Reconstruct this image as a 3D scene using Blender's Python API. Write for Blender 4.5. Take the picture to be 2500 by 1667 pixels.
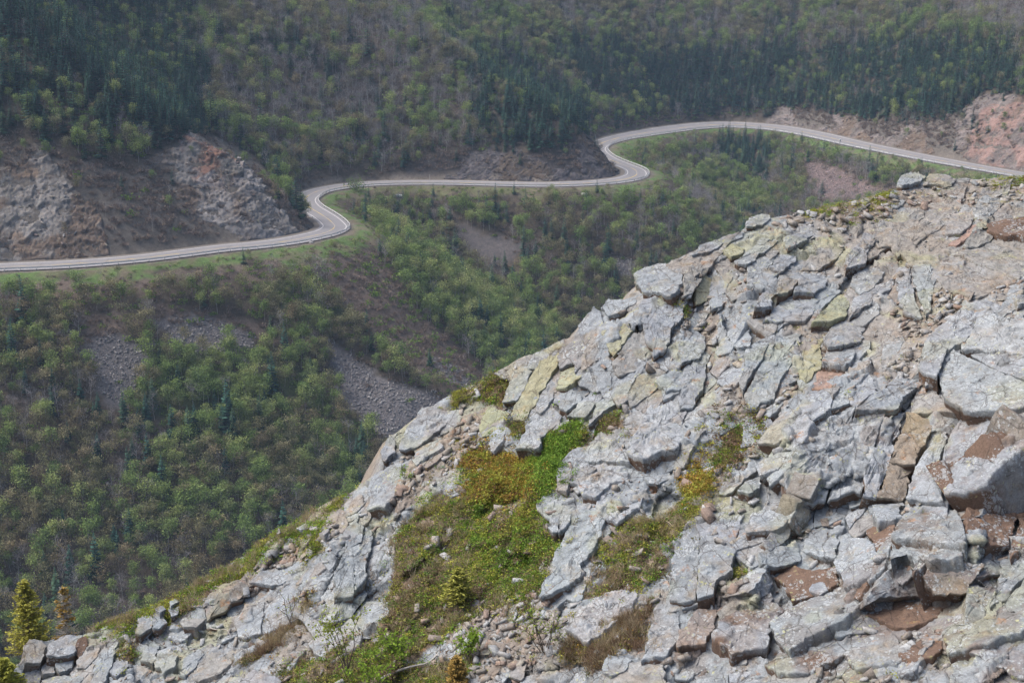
import bpy, math, random, os
import numpy as np
from mathutils import Vector, Matrix
random.seed(7); RNG = np.random.default_rng(7)
for o in list(bpy.data.objects): bpy.data.objects.remove(o, do_unlink=True)
SC = bpy.context.scene
COL = SC.collection
R = math.radians

# ------------------------------------------------------------------ camera, sky, sun, exposure
CAM = np.array([0.0, 0.0, 90.0]); PITCH = R(15.1); F = 3472.0; CX, CY = 1250.0, 833.5
cd = bpy.data.cameras.new('camera'); cam = bpy.data.objects.new('camera', cd); COL.objects.link(cam)
cam.location = CAM; cam.rotation_euler = (math.pi/2 - PITCH, 0, 0)
cd.lens = 50; cd.sensor_width = 36; cd.clip_start = 0.5; cd.clip_end = 6000
SC.camera = cam
SUN_EL, SUN_AZ = R(56), R(-84)           # azimuth measured from +Y (view direction) towards +X
W = bpy.data.worlds.new('World'); SC.world = W; W.use_nodes = True
nt = W.node_tree; nt.nodes.clear()
sky = nt.nodes.new('ShaderNodeTexSky'); sky.sky_type = 'NISHITA'; sky.sun_disc = False
sky.sun_elevation = SUN_EL; sky.sun_rotation = SUN_AZ; sky.air_density = 1.0; sky.dust_density = 6.0; sky.ozone_density = 1.0
bg = nt.nodes.new('ShaderNodeBackground'); bg.inputs[1].default_value = 0.13
wo = nt.nodes.new('ShaderNodeOutputWorld'); nt.links.new(sky.outputs[0], bg.inputs[0]); nt.links.new(bg.outputs[0], wo.inputs[0])
sd = bpy.data.lights.new('sun', 'SUN'); sd.energy = 1.7; sd.angle = R(36); sd.color = (1.0, 0.985, 0.965)
sun = bpy.data.objects.new('sun', sd); COL.objects.link(sun)
dirv = Vector((math.sin(SUN_AZ)*math.cos(SUN_EL), math.cos(SUN_AZ)*math.cos(SUN_EL), math.sin(SUN_EL)))
sun.rotation_euler = dirv.to_track_quat('Z', 'Y').to_euler(); sun.location = (-60, 40, 260)
vs = SC.view_settings; vs.view_transform = 'Standard'; vs.look = 'None'; vs.gamma = 1; vs.use_curve_mapping = False
vs.exposure = 0.78
SC.render.engine = 'CYCLES'
cy = SC.cycles; cy.max_bounces = 4; cy.diffuse_bounces = 2; cy.glossy_bounces = 1; cy.transmission_bounces = 2
cy.volume_bounces = 0; cy.transparent_max_bounces = 6; cy.caustics_reflective = False; cy.caustics_refractive = False
cy.use_denoising = True; cy.denoiser = 'OPENIMAGEDENOISE'; cy.use_adaptive_sampling = False

HAZE_D = 0.00014
# ------------------------------------------------------------------ helpers
FW = np.array([0, math.cos(PITCH), -math.sin(PITCH)]); UP = np.array([0, math.sin(PITCH), math.cos(PITCH)]); RT = np.array([1.0, 0, 0])
def unproj(px, py, d):
    """world point on the line of sight through photograph point (px, py) at forward depth d (metres)"""
    px = np.asarray(px, float); py = np.asarray(py, float); d = np.asarray(d, float)
    X = (px-CX)/F*d; Y = -(py-CY)/F*d
    return CAM + X[..., None]*RT + Y[..., None]*UP + d[..., None]*FW
def proj(P):
    Q = np.asarray(P, float) - CAM
    d = Q@FW; return CX + F*(Q@RT)/d, CY - F*(Q@UP)/d, d
def to_plane(px, py, z):
    v = unproj(px, py, np.ones_like(np.asarray(px, float))) - CAM
    t = (z - CAM[2])/v[..., 2]; return CAM + v*t[..., None]
def smooth(a, b, x):
    t = np.clip((np.asarray(x, float)-a)/(b-a), 0, 1); return t*t*(3-2*t)
def _hash(ix, iy, iz, seed):
    h = (ix.astype(np.int64)*374761393 + iy.astype(np.int64)*668265263 + iz.astype(np.int64)*2147483647 + seed*1274126177) & 0xffffffff
    h = ((h ^ (h >> 13))*1274126177) & 0xffffffff
    h = (h ^ (h >> 16)) & 0xffffffff
    h = (h*2246822519) & 0xffffffff
    return (h ^ (h >> 15)) & 0xffffffff
def vnoise(P, seed=0):
    """smooth value noise in -1..1 at points P (n,3)"""
    P = np.asarray(P, float); i = np.floor(P); f = P-i; u = f*f*f*(f*(f*6-15)+10); i = i.astype(np.int64)
    out = 0
    for dx in (0, 1):
        wx = u[:, 0] if dx else 1-u[:, 0]
        for dy in (0, 1):
            wy = u[:, 1] if dy else 1-u[:, 1]
            for dz in (0, 1):
                wz = u[:, 2] if dz else 1-u[:, 2]
                out = out + wx*wy*wz*(_hash(i[:, 0]+dx, i[:, 1]+dy, i[:, 2]+dz, seed)/2147483648.0-1)
    return out
def fbm(P, oct=4, seed=0, gain=0.5):
    a, s, o = 1.0, 0.0, 0
    P = np.asarray(P, float)
    for k in range(oct):
        o = o + a*vnoise(P*(2.03**k)+k*7.3, seed+k); s += a; a *= gain
    return o/s
def facet(P, seed=0, tilt=1.0, step=0.5):
    """broken-rock relief: piecewise flat facets with steps between them; returns height and closeness to the joint"""
    P = np.asarray(P, np.float32); i = np.floor(P).astype(np.int64); n = len(P)
    b1 = np.full(n, 1e9, np.float32); b2 = b1.copy(); H = np.zeros(n, np.float32); K10 = np.float32(1/1024)
    hx = [((i[:, 0]+d)*374761393) & 0xffffffff for d in (-1, 0, 1)]; hy = [((i[:, 1]+d)*668265263) & 0xffffffff for d in (-1, 0, 1)]; hz = [((i[:, 2]+d)*2147483647+seed*1274126177) & 0xffffffff for d in (-1, 0, 1)]
    f = P-i.astype(np.float32)
    for dx in (0, 1, 2):
        for dy in (0, 1, 2):
            hxy = hx[dx]+hy[dy]
            for dz in (0, 1, 2):
                h = (hxy+hz[dz]) & 0xffffffff
                h = ((h ^ (h >> 13))*1274126177) & 0xffffffff; h = h ^ (h >> 16); h = (h*2246822519) & 0xffffffff; h = h ^ (h >> 15)
                qx = f[:, 0]-(dx-1)-(h & 1023)*K10; qy = f[:, 1]-(dy-1)-((h >> 10) & 1023)*K10; qz = f[:, 2]-(dz-1)-((h >> 20) & 1023)*K10
                dd = (qx*qx+qy*qy+qz*qz).astype(np.float32); nb = dd < b1
                b2 = np.where(nb, b1, np.minimum(b2, dd))
                k = np.nonzero(nb)[0]
                if len(k):
                    g = (h[k]*2654435761) & 0xffffffff; g = g ^ (g >> 14)
                    H[k] = tilt*(((g & 255)/255-.5)*qx[k]+(((g >> 8) & 255)/255-.5)*qy[k]+(((g >> 16) & 255)/255-.5)*qz[k])*2+step*(((g >> 24) & 255)/255-.5)*2
                    b1[k] = dd[k]
    return H, np.sqrt(b2)-np.sqrt(b1)
def inpoly(px, py, poly):
    px = np.asarray(px); py = np.asarray(py); ins = np.zeros(px.shape, bool); n = len(poly)
    for k in range(n):
        x0, y0 = poly[k]; x1, y1 = poly[(k+1) % n]
        if y0 == y1: continue
        c = ((y0 > py) != (y1 > py)) & (px < (x1-x0)*(py-y0)/(y1-y0)+x0)
        ins ^= c
    return ins
def mesh(name, V, Fc, mat=None, parent=None, smooth_=False, attrs=None, link=True):
    """one mesh object from arrays; attrs: {name: (n,3) point colours or (n,) point floats}"""
    V = np.asarray(V, np.float32)
    me = bpy.data.meshes.new(name)
    if isinstance(Fc, np.ndarray):
        k = Fc.shape[1]; m = len(Fc)
        me.vertices.add(len(V)); me.vertices.foreach_set('co', V.ravel())
        me.loops.add(m*k); me.loops.foreach_set('vertex_index', Fc.astype(np.int32).ravel())
        me.polygons.add(m); me.polygons.foreach_set('loop_start', np.arange(0, m*k, k, dtype=np.int32))
        me.update(calc_edges=True)
    else:
        me.from_pydata(V.tolist(), [], Fc); me.update()
    if smooth_: me.polygons.foreach_set('use_smooth', np.ones(len(me.polygons), bool))
    for an, a in (attrs or {}).items():
        a = np.asarray(a, np.float32)
        if a.ndim == 1:
            at = me.attributes.new(an, 'FLOAT', 'POINT'); at.data.foreach_set('value', a)
        else:
            at = me.attributes.new(an, 'FLOAT_COLOR', 'POINT')
            at.data.foreach_set('color', np.concatenate([a, np.ones((len(a), 1), np.float32)], 1).ravel())
    if mat is not None:
        for m_ in (mat if isinstance(mat, (list, tuple)) else [mat]): me.materials.append(m_)
    if not link: return me
    o = bpy.data.objects.new(name, me); COL.objects.link(o)
    if parent is not None: o.parent = parent
    return o
def obj(name, me, parent=None):
    o = bpy.data.objects.new(name, me); COL.objects.link(o)
    if parent is not None: o.parent = parent
    return o
def empty(name, loc, parent=None):
    o = bpy.data.objects.new(name, None); COL.objects.link(o); o.location = loc; o.empty_display_size = 0.3
    if parent is not None: o.parent = parent
    return o
def tag(o, label=None, cat=None, group=None, kind=None):
    for k, v in (('label', label), ('category', cat), ('group', group), ('kind', kind)):
        if v: o[k] = v
    return o
def grid_faces(nr, nc):
    a = np.arange(nr*nc).reshape(nr, nc)
    return np.stack([a[:-1, :-1], a[:-1, 1:], a[1:, 1:], a[1:, :-1]], -1).reshape(-1, 4)

# ------------------------------------------------------------------ materials
class NT:
    def __init__(s, name, rough=0.9):
        s.m = bpy.data.materials.new(name); s.m.use_nodes = True; s.t = s.m.node_tree; s.t.nodes.clear()
        s.out = s.t.nodes.new('ShaderNodeOutputMaterial'); s.b = s.t.nodes.new('ShaderNodeBsdfPrincipled')
        s.b.inputs['Roughness'].default_value = rough; s.b.inputs['Specular IOR Level'].default_value = 0.25
        s.t.links.new(s.b.outputs[0], s.out.inputs[0])
    def n(s, kind, **kw):
        nd = s.t.nodes.new('ShaderNode'+kind)
        for k, v in kw.items():
            if k in nd.inputs: nd.inputs[k].default_value = v
            else: setattr(nd, k, v)
        return nd
    def l(s, a, b): s.t.links.new(a, b)
    def coord(s, scale=1.0, kind='Object', loc=(0, 0, 0), sc3=None):
        tc = s.n('TexCoord'); mp = s.n('Mapping'); mp.inputs['Scale'].default_value = sc3 or (scale,)*3; mp.inputs['Location'].default_value = loc
        s.l(tc.outputs[kind], mp.inputs[0]); return mp.outputs[0]
    def noise(s, scale, detail=4, rough=0.55, vec=None, dist=0.0):
        nd = s.n('TexNoise'); nd.inputs['Scale'].default_value = scale; nd.inputs['Detail'].default_value = detail
        nd.inputs['Roughness'].default_value = rough; nd.inputs['Distortion'].default_value = dist
        if vec is None: vec = s.pos()
        s.l(vec, nd.inputs['Vector']); return nd.outputs[0]
    def vor(s, scale, vec=None, feature='F1', out='Distance', rnd=1.0):
        nd = s.n('TexVoronoi'); nd.feature = feature; nd.inputs['Scale'].default_value = scale; nd.inputs['Randomness'].default_value = rnd
        if vec is None: vec = s.pos()
        s.l(vec, nd.inputs['Vector']); return nd.outputs[out]
    def pos(s):
        if not hasattr(s, '_p'): s._p = s.n('NewGeometry').outputs['Position']
        return s._p
    def attr(s, name, kind='Color'):
        nd = s.n('Attribute'); nd.attribute_name = name; return nd.outputs[kind]
    def ramp(s, fac, stops, interp='LINEAR'):
        nd = s.n('ValToRGB'); cr = nd.color_ramp; cr.interpolation = interp
        while len(cr.elements) < len(stops): cr.elements.new(0.5)
        for e, (p, c) in zip(cr.elements, stops):
            e.position = p; e.color = (*c, 1) if isinstance(c, tuple) else (c, c, c, 1)
        s.l(fac, nd.inputs[0]); return nd.outputs[0]
    def mix(s, fac, a, b, mode='MIX'):
        nd = s.n('Mix'); nd.data_type = 'RGBA'; nd.blend_type = mode
        for sock, v in ((nd.inputs[0], fac), (nd.inputs[6], a), (nd.inputs[7], b)):
            if isinstance(v, (int, float)): sock.default_value = v
            elif isinstance(v, tuple): sock.default_value = (*v, 1)
            else: s.l(v, sock)
        return nd.outputs[2]
    def math(s, op, a, b=0.0, clamp=False):
        nd = s.n('Math'); nd.operation = op; nd.use_clamp = clamp
        for k, v in ((0, a), (1, b)):
            if isinstance(v, (int, float)): nd.inputs[k].default_value = v
            else: s.l(v, nd.inputs[k])
        return nd.outputs[0]
    def bump(s, h, strength=0.5, dist=0.02, prev=None):
        nd = s.n('Bump'); nd.inputs['Strength'].default_value = strength; nd.inputs['Distance'].default_value = dist
        s.l(h, nd.inputs['Height'])
        if prev is not None: s.l(prev, nd.inputs['Normal'])
        s.l(nd.outputs[0], s.b.inputs['Normal']); return nd.outputs[0]
    def color(s, c):
        if isinstance(c, tuple): s.b.inputs['Base Color'].default_value = (*c, 1)
        else: s.l(c, s.b.inputs['Base Color'])
        return s

# ------------------------------------------------------------------ the road line, traced on its level bench
ROAD_PX = [(-520, 640), (-380, 652), (-250, 659), (-120, 658), (0, 653), (179, 645), (357, 630), (536, 607.5), (620, 600), (700, 590), (762, 578), (800, 567.5), (817, 556), (812, 546), (797, 533),
    (778, 520.5), (757, 507.5), (746, 496), (745, 486), (757, 475.5), (780, 466), (815, 459), (860, 453), (925, 448.3), (1010, 446.5), (1110, 447), (1210, 449.5), (1320, 451.5),
    (1410, 449.5), (1470, 446), (1520, 440), (1546, 433), (1555, 425.5), (1550, 416), (1530, 407), (1503, 396.5), (1478, 385), (1462, 373), (1458, 362), (1472, 350), (1510, 339),
    (1560, 330), (1620, 321), (1690, 312.5), (1760, 308), (1830, 310), (1908, 317), (1997, 332.6), (2086, 352.7), (2220, 379.5), (2354, 404), (2444, 419.6), (2560, 439), (2700, 460), (2900, 480)]
ROAD_Z = 10.0
rp = np.array(ROAD_PX, float)
RW = to_plane(rp[:, 0], rp[:, 1], ROAD_Z)[:, :2]
def resample(P, step, extra=None):
    # Catmull-Rom through the points, then even spacing
    Q = [P[0]*2-P[1], *P, P[-1]*2-P[-2]]; out = []; par = []
    for k in range(1, len(Q)-2):
        p0, p1, p2, p3 = Q[k-1], Q[k], Q[k+1], Q[k+2]
        for t in np.linspace(0, 1, 24, endpoint=False):
            out.append(0.5*((2*p1)+(-p0+p2)*t+(2*p0-5*p1+4*p2-p3)*t*t+(-p0+3*p1-3*p2+p3)*t**3))
    out.append(P[-1]); out = np.array(out)
    s = np.concatenate([[0], np.cumsum(np.linalg.norm(np.diff(out, axis=0), axis=1))])
    t = np.arange(0, s[-1], step)
    return np.stack([np.interp(t, s, out[:, k]) for k in range(out.shape[1])], 1), t

# ------------------------------------------------------------------ terrain: a valley side that follows the road bench
RC, RT_S = resample(RW, 2.0)                 # road centre line every 2 m
RDIR = np.gradient(RC, axis=0); RDIR /= np.linalg.norm(RDIR, axis=1)[:, None]
RLEFT = np.stack([-RDIR[:, 1], RDIR[:, 0]], 1)          # the uphill side
RPX = proj(np.concatenate([RC, np.full((len(RC), 1), ROAD_Z)], 1))[0]; RPY = proj(np.concatenate([RC, np.full((len(RC), 1), ROAD_Z)], 1))[1]
NR_ = len(RC)
def seg_index(px, py): return int(np.argmin((RPX-px)**2+(4*(RPY-py))**2))
# height of the rock cut beside each stretch of road, keyed by photograph position
cut_keys = [(-500, 640, 30), (-100, 655, 34), (150, 646, 33), (400, 625, 30), (600, 601, 30), (760, 578, 24), (815, 553, 12), (757, 507, 5), (760, 474, 4), (860, 453, 5), (1000, 446.5, 7),
            (1200, 449.5, 13), (1400, 449.5, 16), (1500, 443, 18), (1555, 425, 19), (1520, 403, 14), (1465, 375, 6), (1458, 362, 3), (1560, 330, 2), (1760, 308, 3), (1900, 316, 9), (2080, 352, 14), (2220, 379, 17), (2330, 399, 26), (2450, 420, 34), (2700, 460, 34)]
ck = sorted((seg_index(a, b), h) for a, b, h in cut_keys)
RCUT = np.interp(np.arange(NR_), [a for a, _ in ck], [h for _, h in ck])
GX0, GX1, GY0, GY1, GS = -330.0, 470.0, 170.0, 1000.0, 2.0
gx = np.arange(GX0, GX1+.1, GS); gy = np.arange(GY0, GY1+.1, GS)
XX, YY = np.meshgrid(gx, gy); shp = XX.shape
def road_field(X, Y):
    """signed distance to the centre line (uphill positive) and index of the nearest road point"""
    P = np.stack([X.ravel(), Y.ravel()], 1); best = np.full(len(P), 1e9); idx = np.zeros(len(P), int); c2 = RC[::2]
    for a in range(0, len(P), 20000):
        d = ((P[a:a+20000, None, :]-c2[None])**2).sum(2); k = d.argmin(1); idx[a:a+20000] = np.minimum(k*2, NR_-1)
    i0 = np.clip(idx, 2, NR_-3); v = P-RC[i0]
    best = np.full(len(P), 1e9); side = np.zeros(len(P))
    for o in (-2, -1, 0, 1):
        a = RC[np.clip(i0+o, 0, NR_-2)]; b = RC[np.clip(i0+o, 0, NR_-2)+1]; ab = b-a; ap = P-a
        t = np.clip((ap*ab).sum(1)/(ab*ab).sum(1), 0, 1); q = ap-ab*t[:, None]; d = np.sqrt((q*q).sum(1))
        s = np.sign(ab[:, 0]*ap[:, 1]-ab[:, 1]*ap[:, 0]); m = d < best
        best = np.where(m, d, best); side = np.where(m, s, side)
    return (best*np.where(side == 0, 1, side)).reshape(X.shape), idx.reshape(X.shape)
SD, SI = road_field(XX, YY)
def gauss(A, sig):
    n = int(3*sig)+1; k = np.exp(-0.5*(np.arange(-n, n+1)/sig)**2); k /= k.sum()
    A = np.pad(A, n, mode='edge')
    A = np.apply_along_axis(lambda r: np.convolve(r, k, 'valid'), 1, A)
    return np.apply_along_axis(lambda r: np.convolve(r, k, 'valid'), 0, A)
cutg = gauss(RCUT[SI], 2.0)
s = SD
up = np.clip(s-7.0, 0, None); hcut = cutg
zc = np.minimum(up*1.12, hcut)                                # the cut
zu = np.clip(s-7.0-hcut/1.12, 0, None)*0.74                   # wooded slope above it
dn = np.clip(-s-7.5, 0, None)
zd = -np.where(dn < 7, dn*0.42, 2.94+(dn-7)*0.74)
Z = ROAD_Z + np.where(s > 0, zc+zu, zd)
P3 = np.stack([XX.ravel(), YY.ravel(), np.zeros(XX.size)], 1)
far = smooth(10, 60, np.abs(s))
Zs = gauss(Z, 3.5)                                            # soften creases away from the bench
Z = Z*(1-smooth(16, 50, np.abs(s))) + Zs*smooth(16, 50, np.abs(s))
n1 = fbm(P3/70.0, 3, 3).reshape(shp); n2 = fbm(P3/18.0, 3, 9).reshape(shp); n3 = fbm(P3/6.0, 2, 19).reshape(shp)
Z = Z + far*6.0*n1 + smooth(9, 40, np.abs(s))*2.2*n2 + smooth(8, 16, np.abs(s))*0.5*n3
bench = np.abs(s) < 7.5
Z = np.where(bench, ROAD_Z-0.25-0.25*smooth(5, 7.5, np.abs(s)), Z)
Z = np.maximum(Z, -95.0); Z = np.where(Z > 120, 120+40*(1-np.exp(-(Z-120)/40)), Z)        # rounded hilltops, well above the view
TZ = Z
def terr(x, y):
    x = np.asarray(x, float); y = np.asarray(y, float)
    u = np.clip((x-GX0)/GS, 0, shp[1]-1.001); v = np.clip((y-GY0)/GS, 0, shp[0]-1.001)
    i = u.astype(int); j = v.astype(int); a = u-i; b = v-j
    return TZ[j, i]*(1-a)*(1-b)+TZ[j, i+1]*a*(1-b)+TZ[j+1, i]*(1-a)*b+TZ[j+1, i+1]*a*b
def march(px, py, d0=220.0, d1=990.0, n=400):
    """where a line of sight meets the far terrain: world points and a hit flag"""
    px = np.atleast_1d(np.asarray(px, float)); py = np.atleast_1d(np.asarray(py, float))
    v = unproj(px, py, np.ones_like(px))-CAM; hit = np.zeros(len(px), bool); D = np.full(len(px), d1); prev = np.full(len(px), d0)
    for t in np.linspace(d0, d1, n):
        P = CAM+v*t; z = terr(P[:, 0], P[:, 1]); m = (~hit) & (P[:, 2] < z)
        D[m] = t; hit |= m
    lo = D-(d1-d0)/(n-1)*1.01; hi = D.copy()
    for _ in range(12):
        mid = (lo+hi)/2; P = CAM+v*mid[:, None]; b = P[:, 2] < terr(P[:, 0], P[:, 1]); hi = np.where(b, mid, hi); lo = np.where(b, lo, mid)
    return CAM+v*hi[:, None], hit

# ------------------------------------------------------------------ ground zones, outlined on the photograph (2352-wide copy) and laid on the terrain
K = 2500/2352
def zp(*pts): return [(x*K, y*K) for x, y in pts]
SCREE = [zp((345, 735), (470, 722), (560, 765), (600, 800), (470, 805), (390, 775)), zp((185, 790), (255, 765), (330, 800), (325, 850), (290, 900), (270, 960), (235, 910), (212, 840)),
         zp((738, 785), (785, 800), (870, 865), (960, 895), (1045, 930), (960, 1010), (880, 1010), (800, 930)), zp((985, 815), (1095, 870), (1070, 890), (1000, 850)),
         zp((1035, 495), (1100, 535), (1205, 560), (1185, 605), (1080, 585)), zp((1380, 585), (1470, 605), (1440, 645))]
PINKSCREE = [zp((1845, 375), (1920, 385), (1990, 425), (2070, 440), (2010, 465), (1900, 455), (1855, 420))]
BROWN = [zp((735, 600), (850, 580), (900, 620), (960, 720), (1050, 800), (1120, 870), (1060, 905), (960, 855), (850, 765), (785, 690)), zp((0, 645), (300, 640), (580, 605), (740, 590), (690, 640), (400, 675), (0, 690)),
         zp((190, 720), (350, 700), (600, 740), (640, 800), (540, 760), (340, 740), (250, 770), (180, 800))]
GREENB = [zp((830, 470), (900, 510), (1000, 570), (1100, 630), (1250, 690), (1320, 760), (1180, 850), (1060, 790), (960, 660), (880, 580)), zp((1395, 330), (1500, 320), (1530, 350), (1440, 360)), zp((1530, 380), (1640, 390), (1800, 470), (1740, 490), (1600, 430))]
GREEND = [zp((330, 795), (460, 785), (570, 800), (690, 850), (730, 900), (870, 1000), (850, 1110), (600, 1110), (450, 1000), (350, 950), (300, 900)), zp((560, 610), (700, 600), (805, 720), (770, 770), (640, 720))]
SPRUCEZ = [zp((-40, -40), (420, -40), (470, 150), (480, 310), (300, 340), (-40, 300)), zp((1085, 140), (1180, 100), (1260, 190), (1350, 240), (1370, 340), (1290, 360), (1130, 340), (1080, 280)),
           zp((1300, 90), (1500, 105), (1520, 200), (1460, 250), (1330, 200)), zp((1500, 130), (2300, 90), (2352, 180), (2200, 270), (1900, 260), (1520, 265)), zp((1620, 310), (1780, 300), (1760, 420), (1700, 400))]
BAREZ = [zp((470, -40), (1010, -40), (930, 240), (700, 300), (520, 280)), zp((1000, -40), (1720, -40), (1700, 100), (1300, 80)), zp((1450, 470), (1620, 420), (1660, 560), (1500, 590))]
PALEZ = [zp((2120, -40), (2400, -40), (2400, 90), (2250, 70))]
# cliffs beside the road: rock shows here, trees keep off
CLIFF = [zp((-60, 300), (100, 340), (180, 370), (300, 390), (395, 330), (440, 300), (500, 315), (590, 360), (640, 440), (700, 520), (720, 555), (560, 590), (-60, 640)),
         zp((930, 400), (1000, 350), (1130, 345), (1290, 350), (1330, 300), (1360, 310), (1420, 400), (1380, 425), (1000, 425)),
         zp((1740, 290), (1800, 240), (1900, 265), (2100, 290), (2200, 260), (2250, 215), (2420, 220), (2420, 420), (2300, 400), (1980, 330))]
def inany(px, py, polys):
    r = np.zeros(np.shape(px), bool)
    for q in polys: r |= inpoly(px, py, q)
    return r
V = np.stack([XX, YY, TZ], -1).reshape(-1, 3)
tpx, tpy, td = proj(V)
wob = 9*fbm(V/5.0, 2, 31); wob2 = 9*fbm(V/5.0, 2, 47)
qx, qy = tpx+wob, tpy+wob2
sdr = SD.ravel()
base = np.tile(np.array([0.082, 0.066, 0.050]), (len(V), 1))               # leaf litter and bare brush
nz = fbm(V/9.0, 3, 5)[:, None]
base = base*(1+0.35*nz)
def paint(mask, rgb, var=0.2):
    m = mask.astype(float)[:, None]
    globals()['base'] = base*(1-m)+m*np.array(rgb)*(1+var*nz)
paint(inany(qx, qy, GREENB+GREEND), (0.07, 0.085, 0.035))
paint(inany(qx, qy, BROWN), (0.14, 0.108, 0.088))
paint(inany(qx, qy, SCREE), (0.15, 0.14, 0.143), 0.3)
paint(inany(qx, qy, SCREE[4:5]), (.095, .085, .085), .3); paint(inany(qx, qy, PINKSCREE), (0.17, 0.125, 0.120), 0.3)
paint(inany(qx, qy, CLIFF), (0.13, 0.115, 0.10), 0.4); paint(inany(qx, qy, CLIFF[1:2]), (0.07, 0.06, 0.058), 0.4)
verge = (sdr < -5.5) & (sdr > -12.5-6*nz[:, 0]); gmask = verge & ((tpx < 900) | (tpx > 1500))
nv_ = fbm(V/3.5, 3, 15); paint(verge, (0.105, 0.11, 0.05), 0.3); paint(gmask, (0.095, 0.15, 0.045), 0.3); paint(verge & (nv_+.35*nz[:, 0] > .15), (.115, .12, .06), .4); paint(verge & (nv_ < -.27), (.13, .11, .075), .4)
paint((sdr > -6.2) & (sdr < 8.5), (0.155, 0.135, 0.115), 0.3)
mt = NT('hillside_soil', 0.95)
c = mt.attr('col'); nn = mt.noise(0.9, 6, 0.7); nf = mt.noise(6.0, 4, 0.7)
c = mt.mix(1.0, c, mt.ramp(nn, [(0.25, 0.55), (0.75, 1.4)]), 'MULTIPLY'); c = mt.mix(1.0, c, mt.ramp(nf, [(0.3, 0.7), (0.7, 1.3)]), 'MULTIPLY')
mt.color(c); mt.bump(nf, 0.8, 0.4)
terrain = mesh('hillside', V, grid_faces(*shp), mt.m, smooth_=True, attrs={'col': base})
tag(terrain, 'steep wooded valley side cut by the winding road', kind='structure')

# ------------------------------------------------------------------ road: banked strip, painted lines, guardrails
bank_keys = sorted((seg_index(a, b), v) for a, b, v in [(-500, 640, .03), (500, 610, .03), (815, 555, .05), (750, 495, .0), (900, 449, .03), (1300, 451, .03), (1550, 425, .05), (1465, 370, .02), (1560, 330, .10), (1760, 308, .13), (2000, 333, .10), (2400, 412, .03), (2800, 470, .02)])
RBANK = np.interp(np.arange(NR_), [a for a, _ in bank_keys], [h for _, h in bank_keys])
RWID = np.interp(np.arange(NR_), [0, seg_index(1458, 362), seg_index(1620, 321), seg_index(2444, 419)], [3.9, 3.9, 5.2, 4.6])
def strip(name, w0, w1, zoff, i0, i1, mat, parent, fine=1):
    """a strip of surface between two offsets (uphill positive) from the centre line"""
    ii = np.arange(i0, i1+1); w0 = np.broadcast_to(w0, (NR_,))[ii]; w1 = np.broadcast_to(w1, (NR_,))[ii]
    n = 3; rows = []
    for t in np.linspace(0, 1, n):
        w = w0+(w1-w0)*t; xy = RC[ii]+RLEFT[ii]*w[:, None]
        rows.append(np.concatenate([xy, (ROAD_Z+RBANK[ii]*(w+RWID[ii])+zoff)[:, None]], 1))
    return mesh(name, np.concatenate(rows), grid_faces(n, len(ii)), mat, parent, True)
ma = NT('old_asphalt', 0.85)
ca = ma.mix(ma.noise(0.25, 5, 0.6), (0.175, 0.17, 0.176), (0.23, 0.222, 0.23)); ca = ma.mix(1.0, ca, ma.ramp(ma.vor(0.11, feature='DISTANCE_TO_EDGE'), [(0.0, 0.72), (0.012, 1.0)]), 'MULTIPLY')
ma.color(ca); ma.bump(ma.noise(8, 3), 0.2, 0.02)
mw = NT('white_road_paint', 0.7); mw.color(mw.mix(mw.ramp(mw.noise(0.8, 5, 0.7), [(0.35, 0.0), (0.62, 1.0)]), (0.66, 0.65, 0.64), (0.42, 0.41, 0.40)))
my = NT('yellow_road_paint', 0.7); my.color(my.mix(my.ramp(my.noise(0.10, 3, 0.6), [(0.42, 0.0), (0.55, 1.0)]), (0.58, 0.42, 0.10), (0.34, 0.30, 0.24)))
road = strip('road', -RWID-0.9, RWID+0.7, 0.02, 0, NR_-1, ma.m, None); tag(road, 'narrow pale asphalt road winding round the valley side', kind='structure')
for nm, a, b, mm in (('edge_line', -RWID+0.25, -RWID+0.50, mw.m), ('edge_line', RWID-0.50, RWID-0.25, mw.m), ('centre_line', -0.14, 0.14, my.m)):
    strip(nm, a, b, 0.035, 0, NR_-1, mm, road)
msh = NT('gravel_shoulder', 0.95); msh.color(msh.mix(msh.noise(1.5, 6, 0.7), (0.11, 0.095, 0.08), (0.19, 0.165, 0.14)))
sh = strip('gravel_shoulder', RWID+0.3, RWID+2.4, -0.05, 0, NR_-1, msh.m, road)
mg = NT('galvanised_steel', 0.5); mg.color(mg.mix(mg.noise(1.2, 4), (0.50, 0.51, 0.53), (0.64, 0.65, 0.67)))
mpost = NT('weathered_post', 0.9); mpost.color(mpost.mix(mpost.noise(5, 3), (0.34, 0.335, 0.33), (0.46, 0.455, 0.45)))
def box(cx, cy_, cz, sx, sy, sz, rz=0.0):
    v = np.array([[x, y, z] for x in (-.5, .5) for y in (-.5, .5) for z in (0, 1)])*[sx, sy, sz]
    c_, s_ = math.cos(rz), math.sin(rz); v = np.stack([v[:, 0]*c_-v[:, 1]*s_+cx, v[:, 0]*s_+v[:, 1]*c_+cy_, v[:, 2]+cz], 1)
    return v
BOXF = np.array([[0, 1, 3, 2], [4, 6, 7, 5], [0, 4, 5, 1], [2, 3, 7, 6], [0, 2, 6, 4], [1, 5, 7, 3]])
post_me = mesh('post', box(0, 0, -0.6, 0.16, 0.2, 1.36), BOXF, mpost.m, link=False)
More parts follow.
